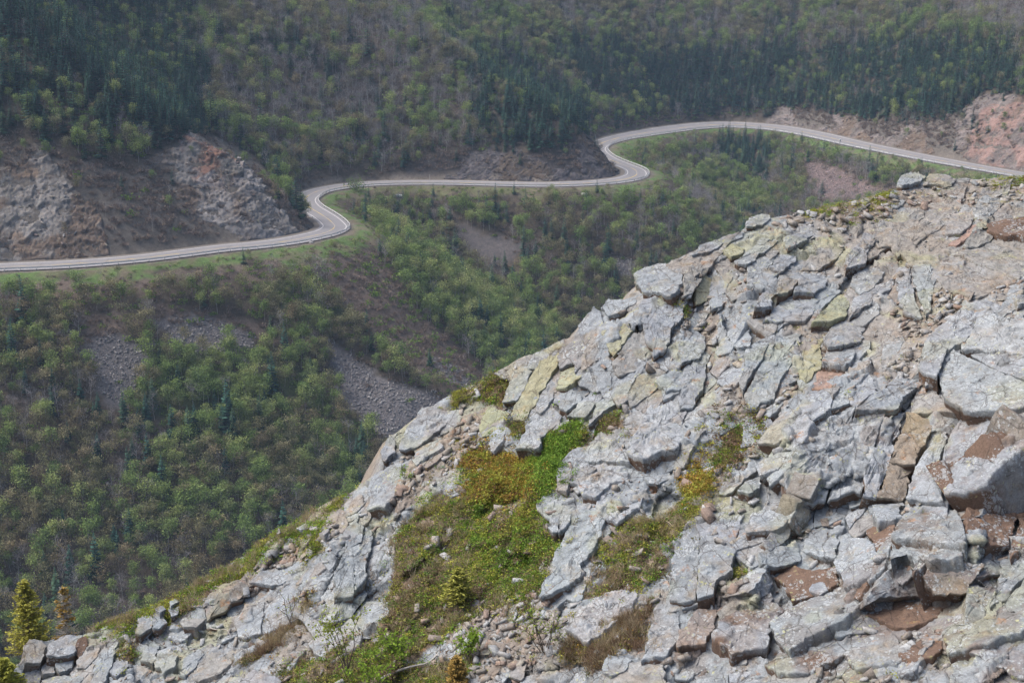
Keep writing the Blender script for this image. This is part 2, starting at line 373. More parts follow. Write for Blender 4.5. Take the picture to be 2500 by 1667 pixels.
def guardrail(i0, i1, label):
    ii = np.arange(i0, i1+1); off = -RWID-0.75
    g = empty('guardrail', (*(RC[(i0+i1)//2]+RLEFT[(i0+i1)//2]*off[(i0+i1)//2]), ROAD_Z)); L0 = np.array(g.location)
    # W-beam section: height, outward
    prof = [(0.42, 0.0), (0.47, 0.07), (0.53, 0.07), (0.58, 0.0), (0.63, 0.07), (0.69, 0.07), (0.74, 0.0)]
    rows = []
    for h, w in prof:
        xy = RC[ii]+RLEFT[ii]*(off[ii]+w)[:, None]; rows.append(np.concatenate([xy, np.full((len(ii), 1), ROAD_Z+h)], 1))
    mesh('rail', np.concatenate(rows)-L0, grid_faces(len(prof), len(ii)), mg.m, g, True)
    for k in range(i0+1, i1, 2):
        p = RC[k]+RLEFT[k]*(off[k]-0.10); o = obj('post', post_me, g); o.location = (p[0]-L0[0], p[1]-L0[1], 0); o.rotation_euler.z = math.atan2(RDIR[k, 1], RDIR[k, 0])
    return tag(g, label, 'guardrail', 'steel guardrails along the outer edge of the road')
gcuts = [seg_index(-200, 659), seg_index(560, 605), seg_index(745, 488), seg_index(1250, 450), seg_index(1458, 362), seg_index(1760, 308), seg_index(2560, 439)]
for a, b, lb in zip(gcuts[:-1], gcuts[1:], ['steel guardrail along the straight road below the big rock cut', 'steel guardrail curving round the lower hairpin bend above bright green grass', 'steel guardrail on the level stretch behind the leafy bush at the lower bend',
        'steel guardrail round the upper hairpin bend below the rocky nose', 'steel guardrail along the rising far road just past the rocky nose', 'steel guardrail along the far road that runs towards the red rock cut']):
    guardrail(a, b, lb)

# ------------------------------------------------------------------ rock cuts beside the road
def make_rock(name, spots=14.0, lichen=0.55, scale=1.0, brown=(0.095, 0.064, 0.048), joints=True):
    m = NT(name, 0.88)
    col = m.attr('col'); side = m.attr('side', 'Fac'); geo = m.pos()
    def rgbnoise(sc, detail, rough):
        nd = m.n('TexNoise'); nd.inputs['Scale'].default_value = sc; nd.inputs['Detail'].default_value = detail; nd.inputs['Roughness'].default_value = rough; m.l(geo, nd.inputs['Vector'])
        sp = m.n('SeparateColor'); m.l(nd.outputs['Color'], sp.inputs[0]); return sp.outputs
    n_mid = m.noise(6.5*scale, 5, 0.68, geo); n_fine = m.noise(36*scale, 3, 0.7, geo)
    A = rgbnoise(2.2*scale, 3, 0.62); B = rgbnoise(3.0*scale, 4, 0.66)
    c = m.mix(1.0, col, m.ramp(n_mid, [(0.28, 0.60), (0.5, 1.0), (0.74, 1.28)]), 'MULTIPLY')
    c = m.mix(m.ramp(B[0], [(0.54, 0.0), (0.68, 0.75)]), c, m.mix(1.0, c, (1.0, 0.84, 0.66), 'MULTIPLY'))
    # freshly broken brown faces, then round lichen crusts over everything
    bm = m.math('ADD', side, m.math('MULTIPLY', m.math('SUBTRACT', A[0], 0.5), 0.9)); bm = m.ramp(bm, [(0.42, 0.0), (0.60, 1.0)])
    c = m.mix(bm, c, m.mix(n_mid, brown, tuple(1.9*v for v in brown)))
    wv = m.n('VectorMath'); wv.operation = 'ADD'; m.l(geo, wv.inputs[0])
    nv = m.n('TexNoise'); nv.inputs['Scale'].default_value = 22*scale; nv.inputs['Detail'].default_value = 2; m.l(geo, nv.inputs['Vector'])
    sc_ = m.n('VectorMath'); sc_.operation = 'SCALE'; sc_.inputs['Scale'].default_value = 0.05/scale; m.l(nv.outputs['Color'], sc_.inputs[0]); m.l(sc_.outputs[0], wv.inputs[1])
    vd = m.vor(spots*scale, wv.outputs[0]); vd2 = m.vor(spots*scale*2.3, wv.outputs[0])
    cov = m.ramp(A[1], [(0.40, 0.0), (0.62, 1.0)])
    lm = m.math('MAXIMUM', m.math('LESS_THAN', vd, m.math('MULTIPLY', cov, 0.50)), m.math('LESS_THAN', vd2, m.math('MULTIPLY', cov, 0.36)))
    lm = m.math('MULTIPLY', lm, m.math('MULTIPLY', m.attr('lich', 'Fac'), m.math('SUBTRACT', 1.0, m.math('MULTIPLY', bm, 0.12))))
    c = m.mix(m.math('MULTIPLY', lm, lichen), c, m.mix(n_fine, (0.285, 0.315, 0.332), (0.42, 0.445, 0.455)))
    c = m.mix(m.math('MULTIPLY', m.math('LESS_THAN', vd, 0.36), m.ramp(B[1], [(0.57, 0.0), (0.68, 0.7)])), c, (0.36, 0.36, 0.16))
    c = m.mix(m.ramp(B[2], [(0.64, 0.0), (0.72, 0.7)]), c, (0.28, 0.15, 0.07))
    c = m.mix(1.0, c, m.ramp(vd2, [(0.08, 0.5), (0.2, 1.0)]), 'MULTIPLY'); c = m.mix(1.0, c, m.ramp(n_fine, [(0.25, 0.66), (0.75, 1.24)]), 'MULTIPLY')
    hb = m.math('ADD', n_mid, m.math('MULTIPLY', n_fine, 0.4))
    if joints:   # hairline joints, broken up so that they come and go
        jv = m.n('VectorMath'); jv.operation = 'MULTIPLY'; jv.inputs[1].default_value = (1.6, 1.0, 1.0); m.l(wv.outputs[0], jv.inputs[0])
        jr = m.n('VectorRotate'); jr.rotation_type = 'Y_AXIS'; jr.inputs['Angle'].default_value = 0.7; m.l(jv.outputs[0], jr.inputs[0])
        ck_ = m.ramp(m.vor(1.9*scale, jr.outputs[0], 'DISTANCE_TO_EDGE'), [(0.0, 1.0), (0.026, 0.0)]); ck2 = m.ramp(m.vor(5.5*scale, jr.outputs[0], 'DISTANCE_TO_EDGE'), [(0.0, 1.0), (0.045, 0.0)])
        crk = m.math('MAXIMUM', m.math('MULTIPLY', ck_, m.ramp(A[2], [(0.42, 0.0), (0.52, 1.0)])), m.math('MULTIPLY', ck2, m.ramp(A[1], [(0.52, 0.0), (0.60, 1.0)])))
        c = m.mix(m.math('MULTIPLY', crk, 0.75), c, (0.04, 0.032, 0.027))
    m.color(c); m.bump(hb, 0.75, 0.024/scale)
    return m.m
M_CLIFF = make_rock('road_cut_rock', 4.0, 0.25, 0.6, (0.09, 0.066, 0.055), False)
def rock_lump(seed, n=26, sub=False):
    """an angular boulder: the hull of points on a squarish shell"""
    import bmesh
    rg = np.random.default_rng(seed); P = rg.normal(size=(n, 3)); P /= np.abs(P).max(1)[:, None]**0.75*np.linalg.norm(P, axis=1)[:, None]**0.25
    if n <= 14:   # split stone: a skewed block with knocked-off corners
        P = np.array([[x, y, z] for x in (-1, 1) for y in (-1, 1) for z in (-1, 1)])*rg.uniform(.55, 1.05, (8, 3)); P = np.concatenate([P, P[rg.integers(0, 8, n-8)]*rg.uniform(.6, 1.15, (n-8, 3))]) if n > 8 else P; P[:, 0] += .35*P[:, 2]*rg.uniform(-1, 1)
    P *= np.array([1.0, rg.uniform(.6, .95), rg.uniform(.4, .75)])*0.5
    bm = bmesh.new()
    for p in P: bm.verts.new(p)
    g = bmesh.ops.convex_hull(bm, input=bm.verts); bmesh.ops.delete(bm, geom=[v for v in bm.verts if not v.link_faces], context='VERTS')
    bm.verts.ensure_lookup_table(); bm.verts.index_update()
    V = np.array([v.co[:] for v in bm.verts]); Fc = np.array([[v.index for v in f.verts] for f in bm.faces]); bm.free()
    return V, Fc
def lump_mesh(name, seed, mat, col, side=0.1, n=10):
    V_, F_ = rock_lump(seed, n); return mesh(name, V_, F_, mat, link=False, attrs={'col': np.tile(col, (len(V_), 1)), 'side': np.full(len(V_), side), 'lich': np.full(len(V_), .6)})
SCRUB = [zp((90, 330), (180, 370), (395, 380), (405, 450), (450, 500), (560, 560), (400, 600), (250, 600), (235, 490), (170, 440)), zp((-60, 300), (90, 330), (60, 380), (-60, 390)), zp((580, 380), (640, 440), (720, 540), (690, 540), (610, 440)),
         zp((930, 400), (1000, 345), (1080, 345), (1050, 400), (990, 425)), zp((1180, 340), (1330, 340), (1340, 400), (1250, 370)), zp((1800, 230), (1900, 250), (1930, 300), (1830, 290)), zp((1960, 270), (2080, 280), (2060, 320), (1990, 310)), zp((2110, 270), (2210, 260), (2190, 340), (2230, 380), (2150, 370))]
def rock_cut(name, i0, i1, wmax, label, tone, res=0.34, amp=1.0, reds=(), sdark=1.0):
    L = np.arange(i0, i1, 0.5*res/1.0); n = len(L)
    C_ = np.stack([np.interp(L, np.arange(NR_), RC[:, k]) for k in (0, 1)], 1); N_ = np.stack([np.interp(L, np.arange(NR_), gl[:, k]) for k in (0, 1)], 1)
    wm = np.interp(L, np.arange(NR_), RCUT)/1.12+7+wmax
    T = np.linspace(0, 1, int(wm.max()/res)+2)
    rows = []; ws = []
    for t in T:
        w = 6.2+(wm-6.2)*t; xy = C_+N_*w[:, None]; rows.append(np.concatenate([xy, terr(xy[:, 0], xy[:, 1])[:, None]], 1)); ws.append(np.full(n, t))
    P = np.concatenate(rows); tt = np.concatenate(ws); NN = np.tile(N_, (len(T), 1))
    nrm = np.concatenate([-NN*0.72, np.full((len(P), 1), 0.69)], 1)
    px, py, _ = proj(P)
    q = P@np.array([[0.9, 0.2, 0.35], [-0.25, 0.95, 0.1], [-0.35, 0.0, 0.9]]).T*np.array([1, 1, 1.5])
    h1, e1 = facet(q/5.0, 5, 1.0, 0.6); h2, e2 = facet(q/1.9, 8, 1.0, 0.6); h3, e3 = facet(q/0.8, 11, 0.9, 0.7)
    bq = P@np.array([.35, .25, .90])+1.6*h1+.5*h2; led = (bq/2.9) % 1.0-.5; bq2 = P@np.array([-.45, .2, .87])+.8*h2; led2 = (bq2/1.15) % 1.0-.5       # broken bedding ledges
    rock = inany(px+14*fbm(P/4, 2, 61), py+14*fbm(P/4, 2, 62), CLIFF).astype(float)
    edge = smooth(0, 0.06, tt)*(1-smooth(0.86, 1.0, tt)); u = np.arange(len(P)) % n; edge *= smooth(0, 14, u)*(1-smooth(n-15, n-1, u))
    scz = inany(px+16*fbm(P/3, 2, 63), py+16*fbm(P/3, 2, 64), SCRUB)*1.0; rockm = rock*edge*(1-.8*scz)
    P = P + nrm*((0.35+0.55*h1+0.20*h2+0.13*h3+0.42*led+0.26*led2)*amp*rockm - 1.4*(1-smooth(0, 0.4, rockm)))[:, None]
    r = fbm(P/5.0, 4, 71); r2 = fbm(P/12.0, 3, 73)
    hue = (h2-h2.min())/(np.ptp(h2)+1e-6)
    col = np.array(tone[0])*(1-hue[:, None])+np.array(tone[1])*hue[:, None]
    scrub = np.maximum(smooth(0.02, 0.26, r2+0.25*r), scz)[:, None]; col = col*(1-scrub)+scrub*np.array([0.125, 0.092, 0.07])*sdark
    for poly, rgb in reds:
        m = (inpoly(px+10*r, py+10*r2, poly)*1.0)[:, None]*smooth(-.3, .2, r)[:, None]*0.85; col = col*(1-m)+m*np.array(rgb)
    ul = (np.arange(len(P)) % n)*0.17; stk = fbm(np.stack([ul/1.6+2.5*tt, tt*2.0, 0*tt], 1), 3, 77); col = col*(1+0.3*r[:, None]+0.45*stk[:, None])       # debris streaks run downhill
    o = mesh(name, P, grid_faces(len(T), n), M_CLIFF, attrs={'col': col, 'side': np.clip(0.08+0.3*r2, 0, 1), 'lich': np.full(len(P), .6)})
    tag(o, label, kind='structure'); return o, P, rockm, tt
gl = np.stack([np.convolve(np.pad(RLEFT[:, k], 8, mode='edge'), np.ones(17)/17, 'valid') for k in (0, 1)], 1); gl /= np.linalg.norm(gl, axis=1)[:, None]
cut1 = rock_cut('road_cut_cliff', seg_index(-260, 659), seg_index(815, 553), 10, 'tall grey and rusty rock cut above the near road', [(0.13, 0.13, 0.134), (0.225, 0.20, 0.178)],
                reds=[(zp((400, 310), (500, 320), (560, 380), (540, 440), (440, 420)), (0.21, 0.115, 0.085)), (zp((560, 360), (700, 520), (600, 580), (480, 560), (440, 420)), (0.22, 0.205, 0.20)), (zp((240, 395), (300, 410), (390, 495), (405, 535), (370, 525), (300, 465)), (0.33, 0.27, 0.19))])
cut2 = rock_cut('road_cut_cliff', seg_index(960, 447), seg_index(1500, 396), 8, 'dark purplish rock nose beside the upper hairpin bend', [(0.048, 0.044, 0.049), (0.098, 0.085, 0.09)], amp=0.8, sdark=.55)
cut3 = rock_cut('road_cut_cliff', seg_index(1840, 310), seg_index(2640, 452), 9, 'broken pink rock cut rising beside the far road', [(0.115, 0.105, 0.103), (0.20, 0.165, 0.155)],
                reds=[(zp((2260, 240), (2400, 240), (2400, 410), (2200, 400)), (0.235, 0.15, 0.13))])
rock_meshes = [lump_mesh('rock', 900+k, M_CLIFF, np.array(c_)) for k, c_ in enumerate([(0.20, 0.195, 0.19), (0.25, 0.22, 0.18), (0.16, 0.155, 0.16), (0.30, 0.27, 0.24), (0.17, 0.13, 0.12), (0.22, 0.215, 0.22)])]
dark_meshes = [lump_mesh('rock', 920+k, M_CLIFF, np.array(c_)) for k, c_ in enumerate([(.10, .092, .097), (.14, .122, .125), (.08, .073, .078)])]
pink_meshes = [lump_mesh('rock', 930+k, M_CLIFF, np.array(c_)) for k, c_ in enumerate([(0.22, 0.17, 0.155), (0.17, 0.145, 0.14), (0.26, 0.20, 0.18)])]
def stud(cutpack, n, lo, hi, meshes, seed):
    o, P, rm, tt = cutpack; rg = np.random.default_rng(seed); px, py, _ = proj(P)
    ok = np.nonzero((rm > 0.5) & (px > 0) & (px < 2500))[0]
    for k in rg.choice(ok, n, replace=False):
        s_ = rg.uniform(lo, hi)*(1.3 if rg.random() < .1 else 1)
        b = obj('rock', meshes[rg.integers(len(meshes))], o); b.location = P[k]; b.rotation_euler = rg.uniform(-.6, .6, 2).tolist()+[rg.uniform(0, 6.3)]; b.scale = (s_, s_*rg.uniform(.6, 1), s_*rg.uniform(.5, .9))
stud(cut1, 240, 0.4, 1.25, rock_meshes, 1); stud(cut2, 110, 0.4, 1.3, dark_meshes, 2); stud(cut3, 150, 0.4, 1.4, pink_meshes, 3)

# ------------------------------------------------------------------ the near outcrop
CREST = np.array(zp((-300, 1720), (-120, 1660), (-20, 1600), (10, 1562), (55, 1508), (70, 1482), (120, 1470), (190, 1458), (290, 1415), (330, 1405), (440, 1350), (540, 1286), (640, 1222), (720, 1172), (790, 1138),
    (825, 1115), (872, 1080), (885, 1040), (905, 1000), (960, 955), (1020, 915), (1070, 890), (1110, 875), (1180, 830), (1240, 810), (1290, 782), (1322, 770), (1365, 725), (1450, 690), (1475, 650),
    (1520, 612), (1600, 572), (1690, 542), (1740, 508), (1780, 502), (1850, 490), (1880, 476), (2020, 450), (2060, 436), (2095, 414), (2130, 412), (2200, 414), (2300, 409), (2352, 405), (2450, 392), (2900, 330)))
def crest(px): return np.interp(px, CREST[:, 0], CREST[:, 1])
# forward depth of the outcrop's mean surface (metres), at photograph points
DK = np.array([(-250, 1900, 22.0), (0, 1600, 23.6), (0, 1800, 22.2), (300, 1520, 24.2), (300, 1700, 22.3), (600, 1380, 25.0), (600, 1560, 22.8), (600, 1760, 20.8), (900, 1120, 26.3), (900, 1300, 24.6), (900, 1500, 22.3), (900, 1760, 20.2),
    (1180, 930, 26.8), (1200, 1120, 25.0), (1200, 1400, 22.4), (1200, 1700, 19.8), (1420, 760, 27.2), (1450, 950, 25.4), (1500, 1200, 23.2), (1500, 1500, 20.6), (1500, 1760, 18.8), (1700, 600, 28.0), (1750, 800, 25.8), (1800, 1100, 23.2),
    (1850, 1400, 20.3), (1850, 1750, 18.0), (1950, 500, 29.5), (2050, 650, 26.8), (2100, 900, 23.8), (2150, 1200, 21.3), (2200, 1450, 19.2), (2200, 1760, 17.2), (2250, 430, 31.0), (2400, 430, 31.5), (2400, 560, 27.6), (2450, 750, 24.0),
    (2450, 1000, 21.8), (2480, 1300, 19.4), (2480, 1700, 16.8), (2850, 360, 32.0), (2850, 800, 23.0), (2850, 1400, 18.0), (2850, 2000, 15.2), (1500, 2050, 17.0), (600, 2050, 18.8), (-250, 2050, 20.6), (-300, 1750, 23.0)], float)
def _tps():
    X = DK[:, :2]/1000; n = len(X); r2 = ((X[:, None]-X[None])**2).sum(2); Kk = r2*np.log(r2+1e-12)*0.5+np.eye(n)*0.02
    A = np.zeros((n+3, n+3)); A[:n, :n] = Kk; A[:n, n:] = np.c_[np.ones(n), X]; A[n:, :n] = A[:n, n:].T
    return np.linalg.solve(A, np.r_[DK[:, 2], 0, 0, 0]), X
_tw, _tx = _tps()
def dep0(px, py):
    px = np.asarray(px, float); py = np.asarray(py, float); q = np.stack([px.ravel(), py.ravel()], 1)/1000; out = np.empty(len(q))
    for a in range(0, len(q), 40000):
        p = q[a:a+40000]; r2 = ((p[:, None]-_tx[None])**2).sum(2); out[a:a+40000] = (r2*np.log(r2+1e-12)*0.5)@_tw[:-3]+_tw[-3]+p@_tw[-2:]
    return out.reshape(px.shape)
# ledges and hollows on top of the mean surface (metres towards the viewer), one table looked up everywhere
RLX, RLY = np.meshgrid(np.arange(-420, 3000, 6.0), np.arange(300, 2120, 6.0))
def _relief():
    x, y = RLX.ravel()/145, RLY.ravel()/145; c_, s_ = math.cos(R(-52)), math.sin(R(-52)); u = x*c_+y*s_; v = -x*s_+y*c_
    a = facet(np.stack([u/2.6, v/1.35, 0*u+.5], 1), 201, .55, .6)[0]; b = facet(np.stack([u/1.1, v/.6, 0*u+.5], 1), 203, .5, .6)[0]; n_ = fbm(np.stack([x/2.6, y/2.6, 0*x], 1), 2, 205)
    saw = 0.0
    return (0.46*a+0.12*b+0.30*n_).reshape(RLX.shape)
RELIEF = _relief()
for pl_, h_ in ((zp((2190, 1150), (2352, 1060), (2420, 1080), (2420, 1230), (2290, 1240), (2120, 1180)), -.55), (zp((2010, 1340), (2330, 1350), (2250, 1420), (2000, 1440)), -.40), (zp((2130, 830), (2420, 780), (2420, 1060), (2200, 1110), (2130, 1000)), .35),
                (zp((1980, 1180), (2260, 1150), (2290, 1330), (2000, 1340)), .22), (zp((1790, 900), (2080, 870), (2040, 1100), (1790, 1120)), .25), (zp((1500, 1060), (1660, 1010), (1560, 1190), (1480, 1180)), -.25), (zp((1590, 640), (1650, 640), (1660, 900), (1570, 960)), -.35), (zp((1700, 640), (1860, 640), (1800, 800), (1690, 790)), .2), (zp((1340, 690), (1480, 670), (1500, 860), (1330, 880)), .25),
                (zp((700, 1210), (840, 1200), (800, 1440), (690, 1420)), .35), (zp((840, 1350), (900, 1300), (880, 1480), (790, 1500)), -.25)):
    RELIEF += h_*gauss(inpoly(RLX, RLY, pl_).astype(float), 1.6)
def dep(px, py):
    u = np.clip((np.asarray(px, float)+420)/6, 0, RELIEF.shape[1]-1.01); v = np.clip((np.asarray(py, float)-300)/6, 0, RELIEF.shape[0]-1.01); i = u.astype(int); j = v.astype(int); a = u-i; b = v-j
    return dep0(px, py)-smooth(2, 70, np.asarray(py, float)-crest(px))*(RELIEF[j, i]*(1-a)*(1-b)+RELIEF[j, i+1]*a*(1-b)+RELIEF[j+1, i]*(1-a)*b+RELIEF[j+1, i+1]*a*b)
# vegetation on the outcrop (photograph outlines, 2352-wide copy)
VEG = dict(
    mat=zp((1060, 1065), (1100, 1040), (1200, 1045), (1290, 1000), (1325, 985), (1305, 1060), (1275, 1120), (1240, 1160), (1292, 1215), (1280, 1260), (1245, 1345), (1200, 1360), (1100, 1340), (1040, 1300), (1050, 1200), (1070, 1140), (1050, 1100)),
    heath=zp((900, 1225), (960, 1170), (1010, 1120), (1060, 1090), (1060, 1300), (1240, 1350), (1210, 1400), (1100, 1410), (1040, 1470), (900, 1510), (860, 1450), (900, 1320)),
    crest_mat=zp((1845, 484), (1880, 466), (2020, 440), (2060, 440), (2010, 466), (1930, 478)), far_mat=zp((2230, 412), (2290, 400), (2420, 388), (2420, 408), (2290, 416)),
    crest_grass=zp((185, 1455), (290, 1408), (440, 1344), (540, 1280), (640, 1216), (720, 1166), (795, 1130), (785, 1150), (700, 1202), (610, 1262), (560, 1295), (470, 1352), (400, 1392), (300, 1432), (240, 1460)),
    brown_grass=zp((1500, 1395), (1500, 1450), (1420, 1525), (1330, 1540), (1290, 1515), (1400, 1430)), right_heath=zp((1385, 1205), (1560, 1180), (1610, 1195), (1510, 1290), (1500, 1330), (1400, 1372), (1325, 1365), (1400, 1270)),
    cushion=zp((1580, 1110), (1595, 1085), (1625, 1075), (1645, 1100), (1630, 1130), (1600, 1142)), cushion_green=zp((1560, 1190), (1590, 1165), (1630, 1170), (1610, 1195)),
    gully_moss=zp((1635, 1075), (1660, 985), (1720, 955), (1750, 975), (1695, 1030), (1685, 1075)), spot=zp((1690, 1330), (1695, 1305), (1715, 1300), (1715, 1325)),
    yellow_strip=zp((545, 1520), (600, 1470), (690, 1395), (730, 1365), (705, 1420), (620, 1495)), low_green=zp((640, 1535), (800, 1485), (900, 1500), (1050, 1520), (1110, 1490), (1080, 1568), (1050, 1600), (650, 1600)),
    moss_a=zp((1015, 915), (1055, 900), (1105, 912), (1060, 930)), moss_b=zp((1100, 905), (1125, 868), (1165, 868), (1175, 895), (1130, 935)), moss_c=zp((1160, 985), (1200, 965), (1235, 985), (1190, 1010)),
    moss_d=zp((1345, 985), (1410, 948), (1420, 975), (1345, 1020), (1300, 1055), (1310, 1020)), moss_e=zp((375, 1388), (430, 1363), (455, 1380), (420, 1400)), moss_f=zp((685, 1230), (712, 1218), (725, 1260), (690, 1275)),
    moss_g=zp((285, 1485), (310, 1470), (320, 1490), (295, 1502)), moss_h=zp((1540, 700), (1560, 690), (1570, 720), (1550, 740)))
VZ = list(VEG.values())
RUBBLE = [zp((1850, 490), (2060, 440), (2352, 420), (2352, 470), (2100, 500), (1900, 520), (1750, 530)), zp((1040, 960), (1130, 940), (1080, 1060), (960, 1130), (880, 1180), (830, 1190), (930, 1080)), zp((2060, 640), (2352, 560), (2352, 690), (2230, 700), (2120, 840), (2060, 880)),
          zp((480, 1400), (640, 1280), (800, 1170), (860, 1180), (700, 1290), (540, 1400)), zp((1590, 620), (1640, 640), (1640, 760), (1660, 860), (1580, 940), (1560, 760)), zp((1040, 1400), (1260, 1340), (1300, 1500), (1100, 1568), (1040, 1500)), zp((1660, 900), (1760, 880), (1800, 800), (1840, 860), (1780, 960))]
NC_, NRW = 860, 430
cxs = np.linspace(-300, 2860, NC_); trow = np.linspace(0, 1, NRW)**0.95
PXG = np.tile(cxs, (NRW, 1)); PYG = crest(cxs)[None]+(2060-crest(cxs)[None])*trow[:, None]
DG = dep(PXG, PYG); BG = unproj(PXG, PYG, DG)
du = np.gradient(BG, axis=1); dv = np.gradient(BG, axis=0); NG = np.cross(dv, du); NG /= np.linalg.norm(NG, axis=2)[..., None]; NG *= np.sign((NG*(CAM-BG)).sum(2))[..., None]
def base_normal(px, py):
    e = 6.0; P0 = unproj(np.array(px-e), np.array(py), dep(px-e, py)); P1 = unproj(np.array(px+e), np.array(py), dep(px+e, py)); Q0 = unproj(np.array(px), np.array(py-e), dep(px, py-e)); Q1 = unproj(np.array(px), np.array(py+e), dep(px, py+e))
    n = np.cross(Q1-Q0, P1-P0); n /= np.linalg.norm(n); c = unproj(np.array(px), np.array(py), dep(px, py)); return n*np.sign(n@(CAM-c))
Pf = BG.reshape(-1, 3); pxf, pyf = PXG.ravel(), PYG.ravel()
# joints lean up to the right; break surfaces are nearly level
JM = np.array([[0.80, 0.0, 0.60], [0.0, 1.0, 0.0], [-0.60, 0.0, 0.80]])
q = Pf@JM.T*np.array([0.7, 1.0, 1.0])
wx, wy = 45*fbm(Pf/0.7, 3, 81), 45*fbm(Pf/0.7, 3, 82)
veg = inany(pxf+wx, pyf+wy, VZ).astype(float); rub = inany(pxf+wx, pyf+wy, RUBBLE).astype(float)
h2, e2 = facet(q/0.50, 23, 1.0, 0.6); h3, e3 = facet(q/0.19, 25, 1.0, 0.6); h4, e4 = facet(q/0.085, 29, 1.0, 0.7)
bare = 1-veg; fade = smooth(0, 0.02, np.repeat(trow, NC_))
disp = bare*(0.085*h2*(1-.7*rub)+0.035*h3*(1-.3*rub)+0.018*h4) + 0.02*h3*veg + 0.05*fbm(Pf/0.3, 3, 88)*veg
disp = disp*(0.35+0.65*fade) - 0.005
TANZ = [zp((1480, 640), (1740, 500), (2060, 430), (2400, 390), (2400, 690), (2230, 700), (2120, 860), (2020, 900), (1960, 700), (1820, 600), (1640, 680))]
LZ = [zp((1980, 980), (2400, 900), (2400, 1650), (1560, 1650), (1560, 1500), (1800, 1380), (1990, 1250))]
PZ = [zp((1000, 960), (1130, 920), (1090, 1060), (940, 1160), (850, 1210), (640, 1300), (540, 1400), (440, 1420), (700, 1200), (900, 1120))]
TONES = dict(g=(.226, .250, .270), w=(.285, .307, .322), d=(.17, .193, .213), y=(.265, .268, .16), t=(.228, .202, .172), b=(.125, .088, .068), r=(.27, .165, .12), o=(.235, .175, .12), p=(.235, .195, .168), l=(.195, .208, .22))
def colour_field(P):
    """rock colour from place alone: pale grey rock, tan where it crumbles, pink and brown in their own areas"""
    px, py, _ = proj(P); a = fbm(P/1.1, 3, 91); b = fbm(P/0.35, 3, 92); qx, qy = px+70*a, py+70*b; T = {k: np.array(v) for k, v in TONES.items()}
    t = smooth(.02, .32, a+.5*b)*0.75; t = np.where(inany(qx, qy, TANZ), 0.25+0.50*smooth(-.30, .2, a+.4*b), t); c = T['g']*(1-t[:, None])+T['t']*t[:, None]
    pk = np.where(inany(qx, qy, PZ), .6, .06)*smooth(-.3, .3, b-.4*a); c = c*(1-pk[:, None])+T['p']*pk[:, None]
    wv = smooth(.12, .4, fbm(P/0.8, 3, 94))*.7*(1-t); c = c*(1-wv[:, None])+T['w']*wv[:, None]
    br = np.where(inany(qx, qy, LZ), .75, .12)*smooth(.05, .28, fbm(P/0.6, 3, 96)); c = c*(1-br[:, None])+T['b']*br[:, None]
    yl = .55*smooth(.22, .4, fbm(P/0.7, 2, 98)); c = c*(1-yl[:, None])+T['y']*yl[:, None]
    return c*(1+.18*fbm(P/0.12, 2, 99))[:, None]
colb = colour_field(Pf)
rb = np.clip(rub*.8, 0, 1)[:, None]; colb = colb*(1-rb)+rb*np.array([.215, .18, .15])*(1+.25*h4[:, None])
colb = colb*(1-veg[:, None])+veg[:, None]*np.array([0.15, 0.118, 0.088])*(1+.35*h4[:, None])
tan_ = np.array(TONES['t'])
M_ROCK = make_rock('lichen_covered_rock', 15.0, 0.62, 1.0)
Pd = Pf+NG.reshape(-1, 3)*disp[:, None]
# the far side of the crest falls away out of sight
back = []; kd = np.array([(-0.25, 0.55, -0.35), (-0.7, 1.5, -1.3), (-1.6, 3.2, -4.0), (-3.0, 6.0, -9.0), (-5, 10, -17.0)])
top = Pd.reshape(NRW, NC_, 3)[0]
for v in kd: back.append(top+v*(1+0.12*fbm(top/1.0+v, 2, 95))[:, None])
Vb = np.concatenate([np.stack(back[::-1]).reshape(-1, 3), Pd]); nb = len(kd)*NC_
outcrop = mesh('rock_outcrop', Vb, grid_faces(NRW+len(kd), NC_), M_ROCK, attrs={'col': np.concatenate([np.tile(tan_, (nb, 1)), colb]), 'side': np.concatenate([np.full(nb, .3), np.clip(0.18*bare+0.12*fbm(Pf/1.0, 2, 97), 0, 1)]), 'lich': np.concatenate([np.zeros(nb), 0.35*bare*(1-.5*rub)])})
tag(outcrop, 'lichen covered rocky outcrop sloping across the near side of the valley', kind='structure')
GTREE_P = Pd.reshape(NRW, NC_, 3)
def ground_pt(px, py):
    """point on the displaced outcrop surface below a photograph position (nearest grid node)"""
    i = int(np.clip(round((px-cxs[0])/(cxs[1]-cxs[0])), 0, NC_-1)); j = int(np.argmin(np.abs(PYG[:, i]-py))); return GTREE_P[j, i]
def surf_pts(px, py):
    px = np.asarray(px); i = np.clip(np.round((px-cxs[0])/(cxs[1]-cxs[0])).astype(int), 0, NC_-1); t = np.clip((py-crest(cxs[i]))/(2060-crest(cxs[i])), 0, 1)**(1/0.95); j = np.clip(np.round(t*(NRW-1)).astype(int), 0, NRW-1)
    return GTREE_P[j, i], NG[j, i]

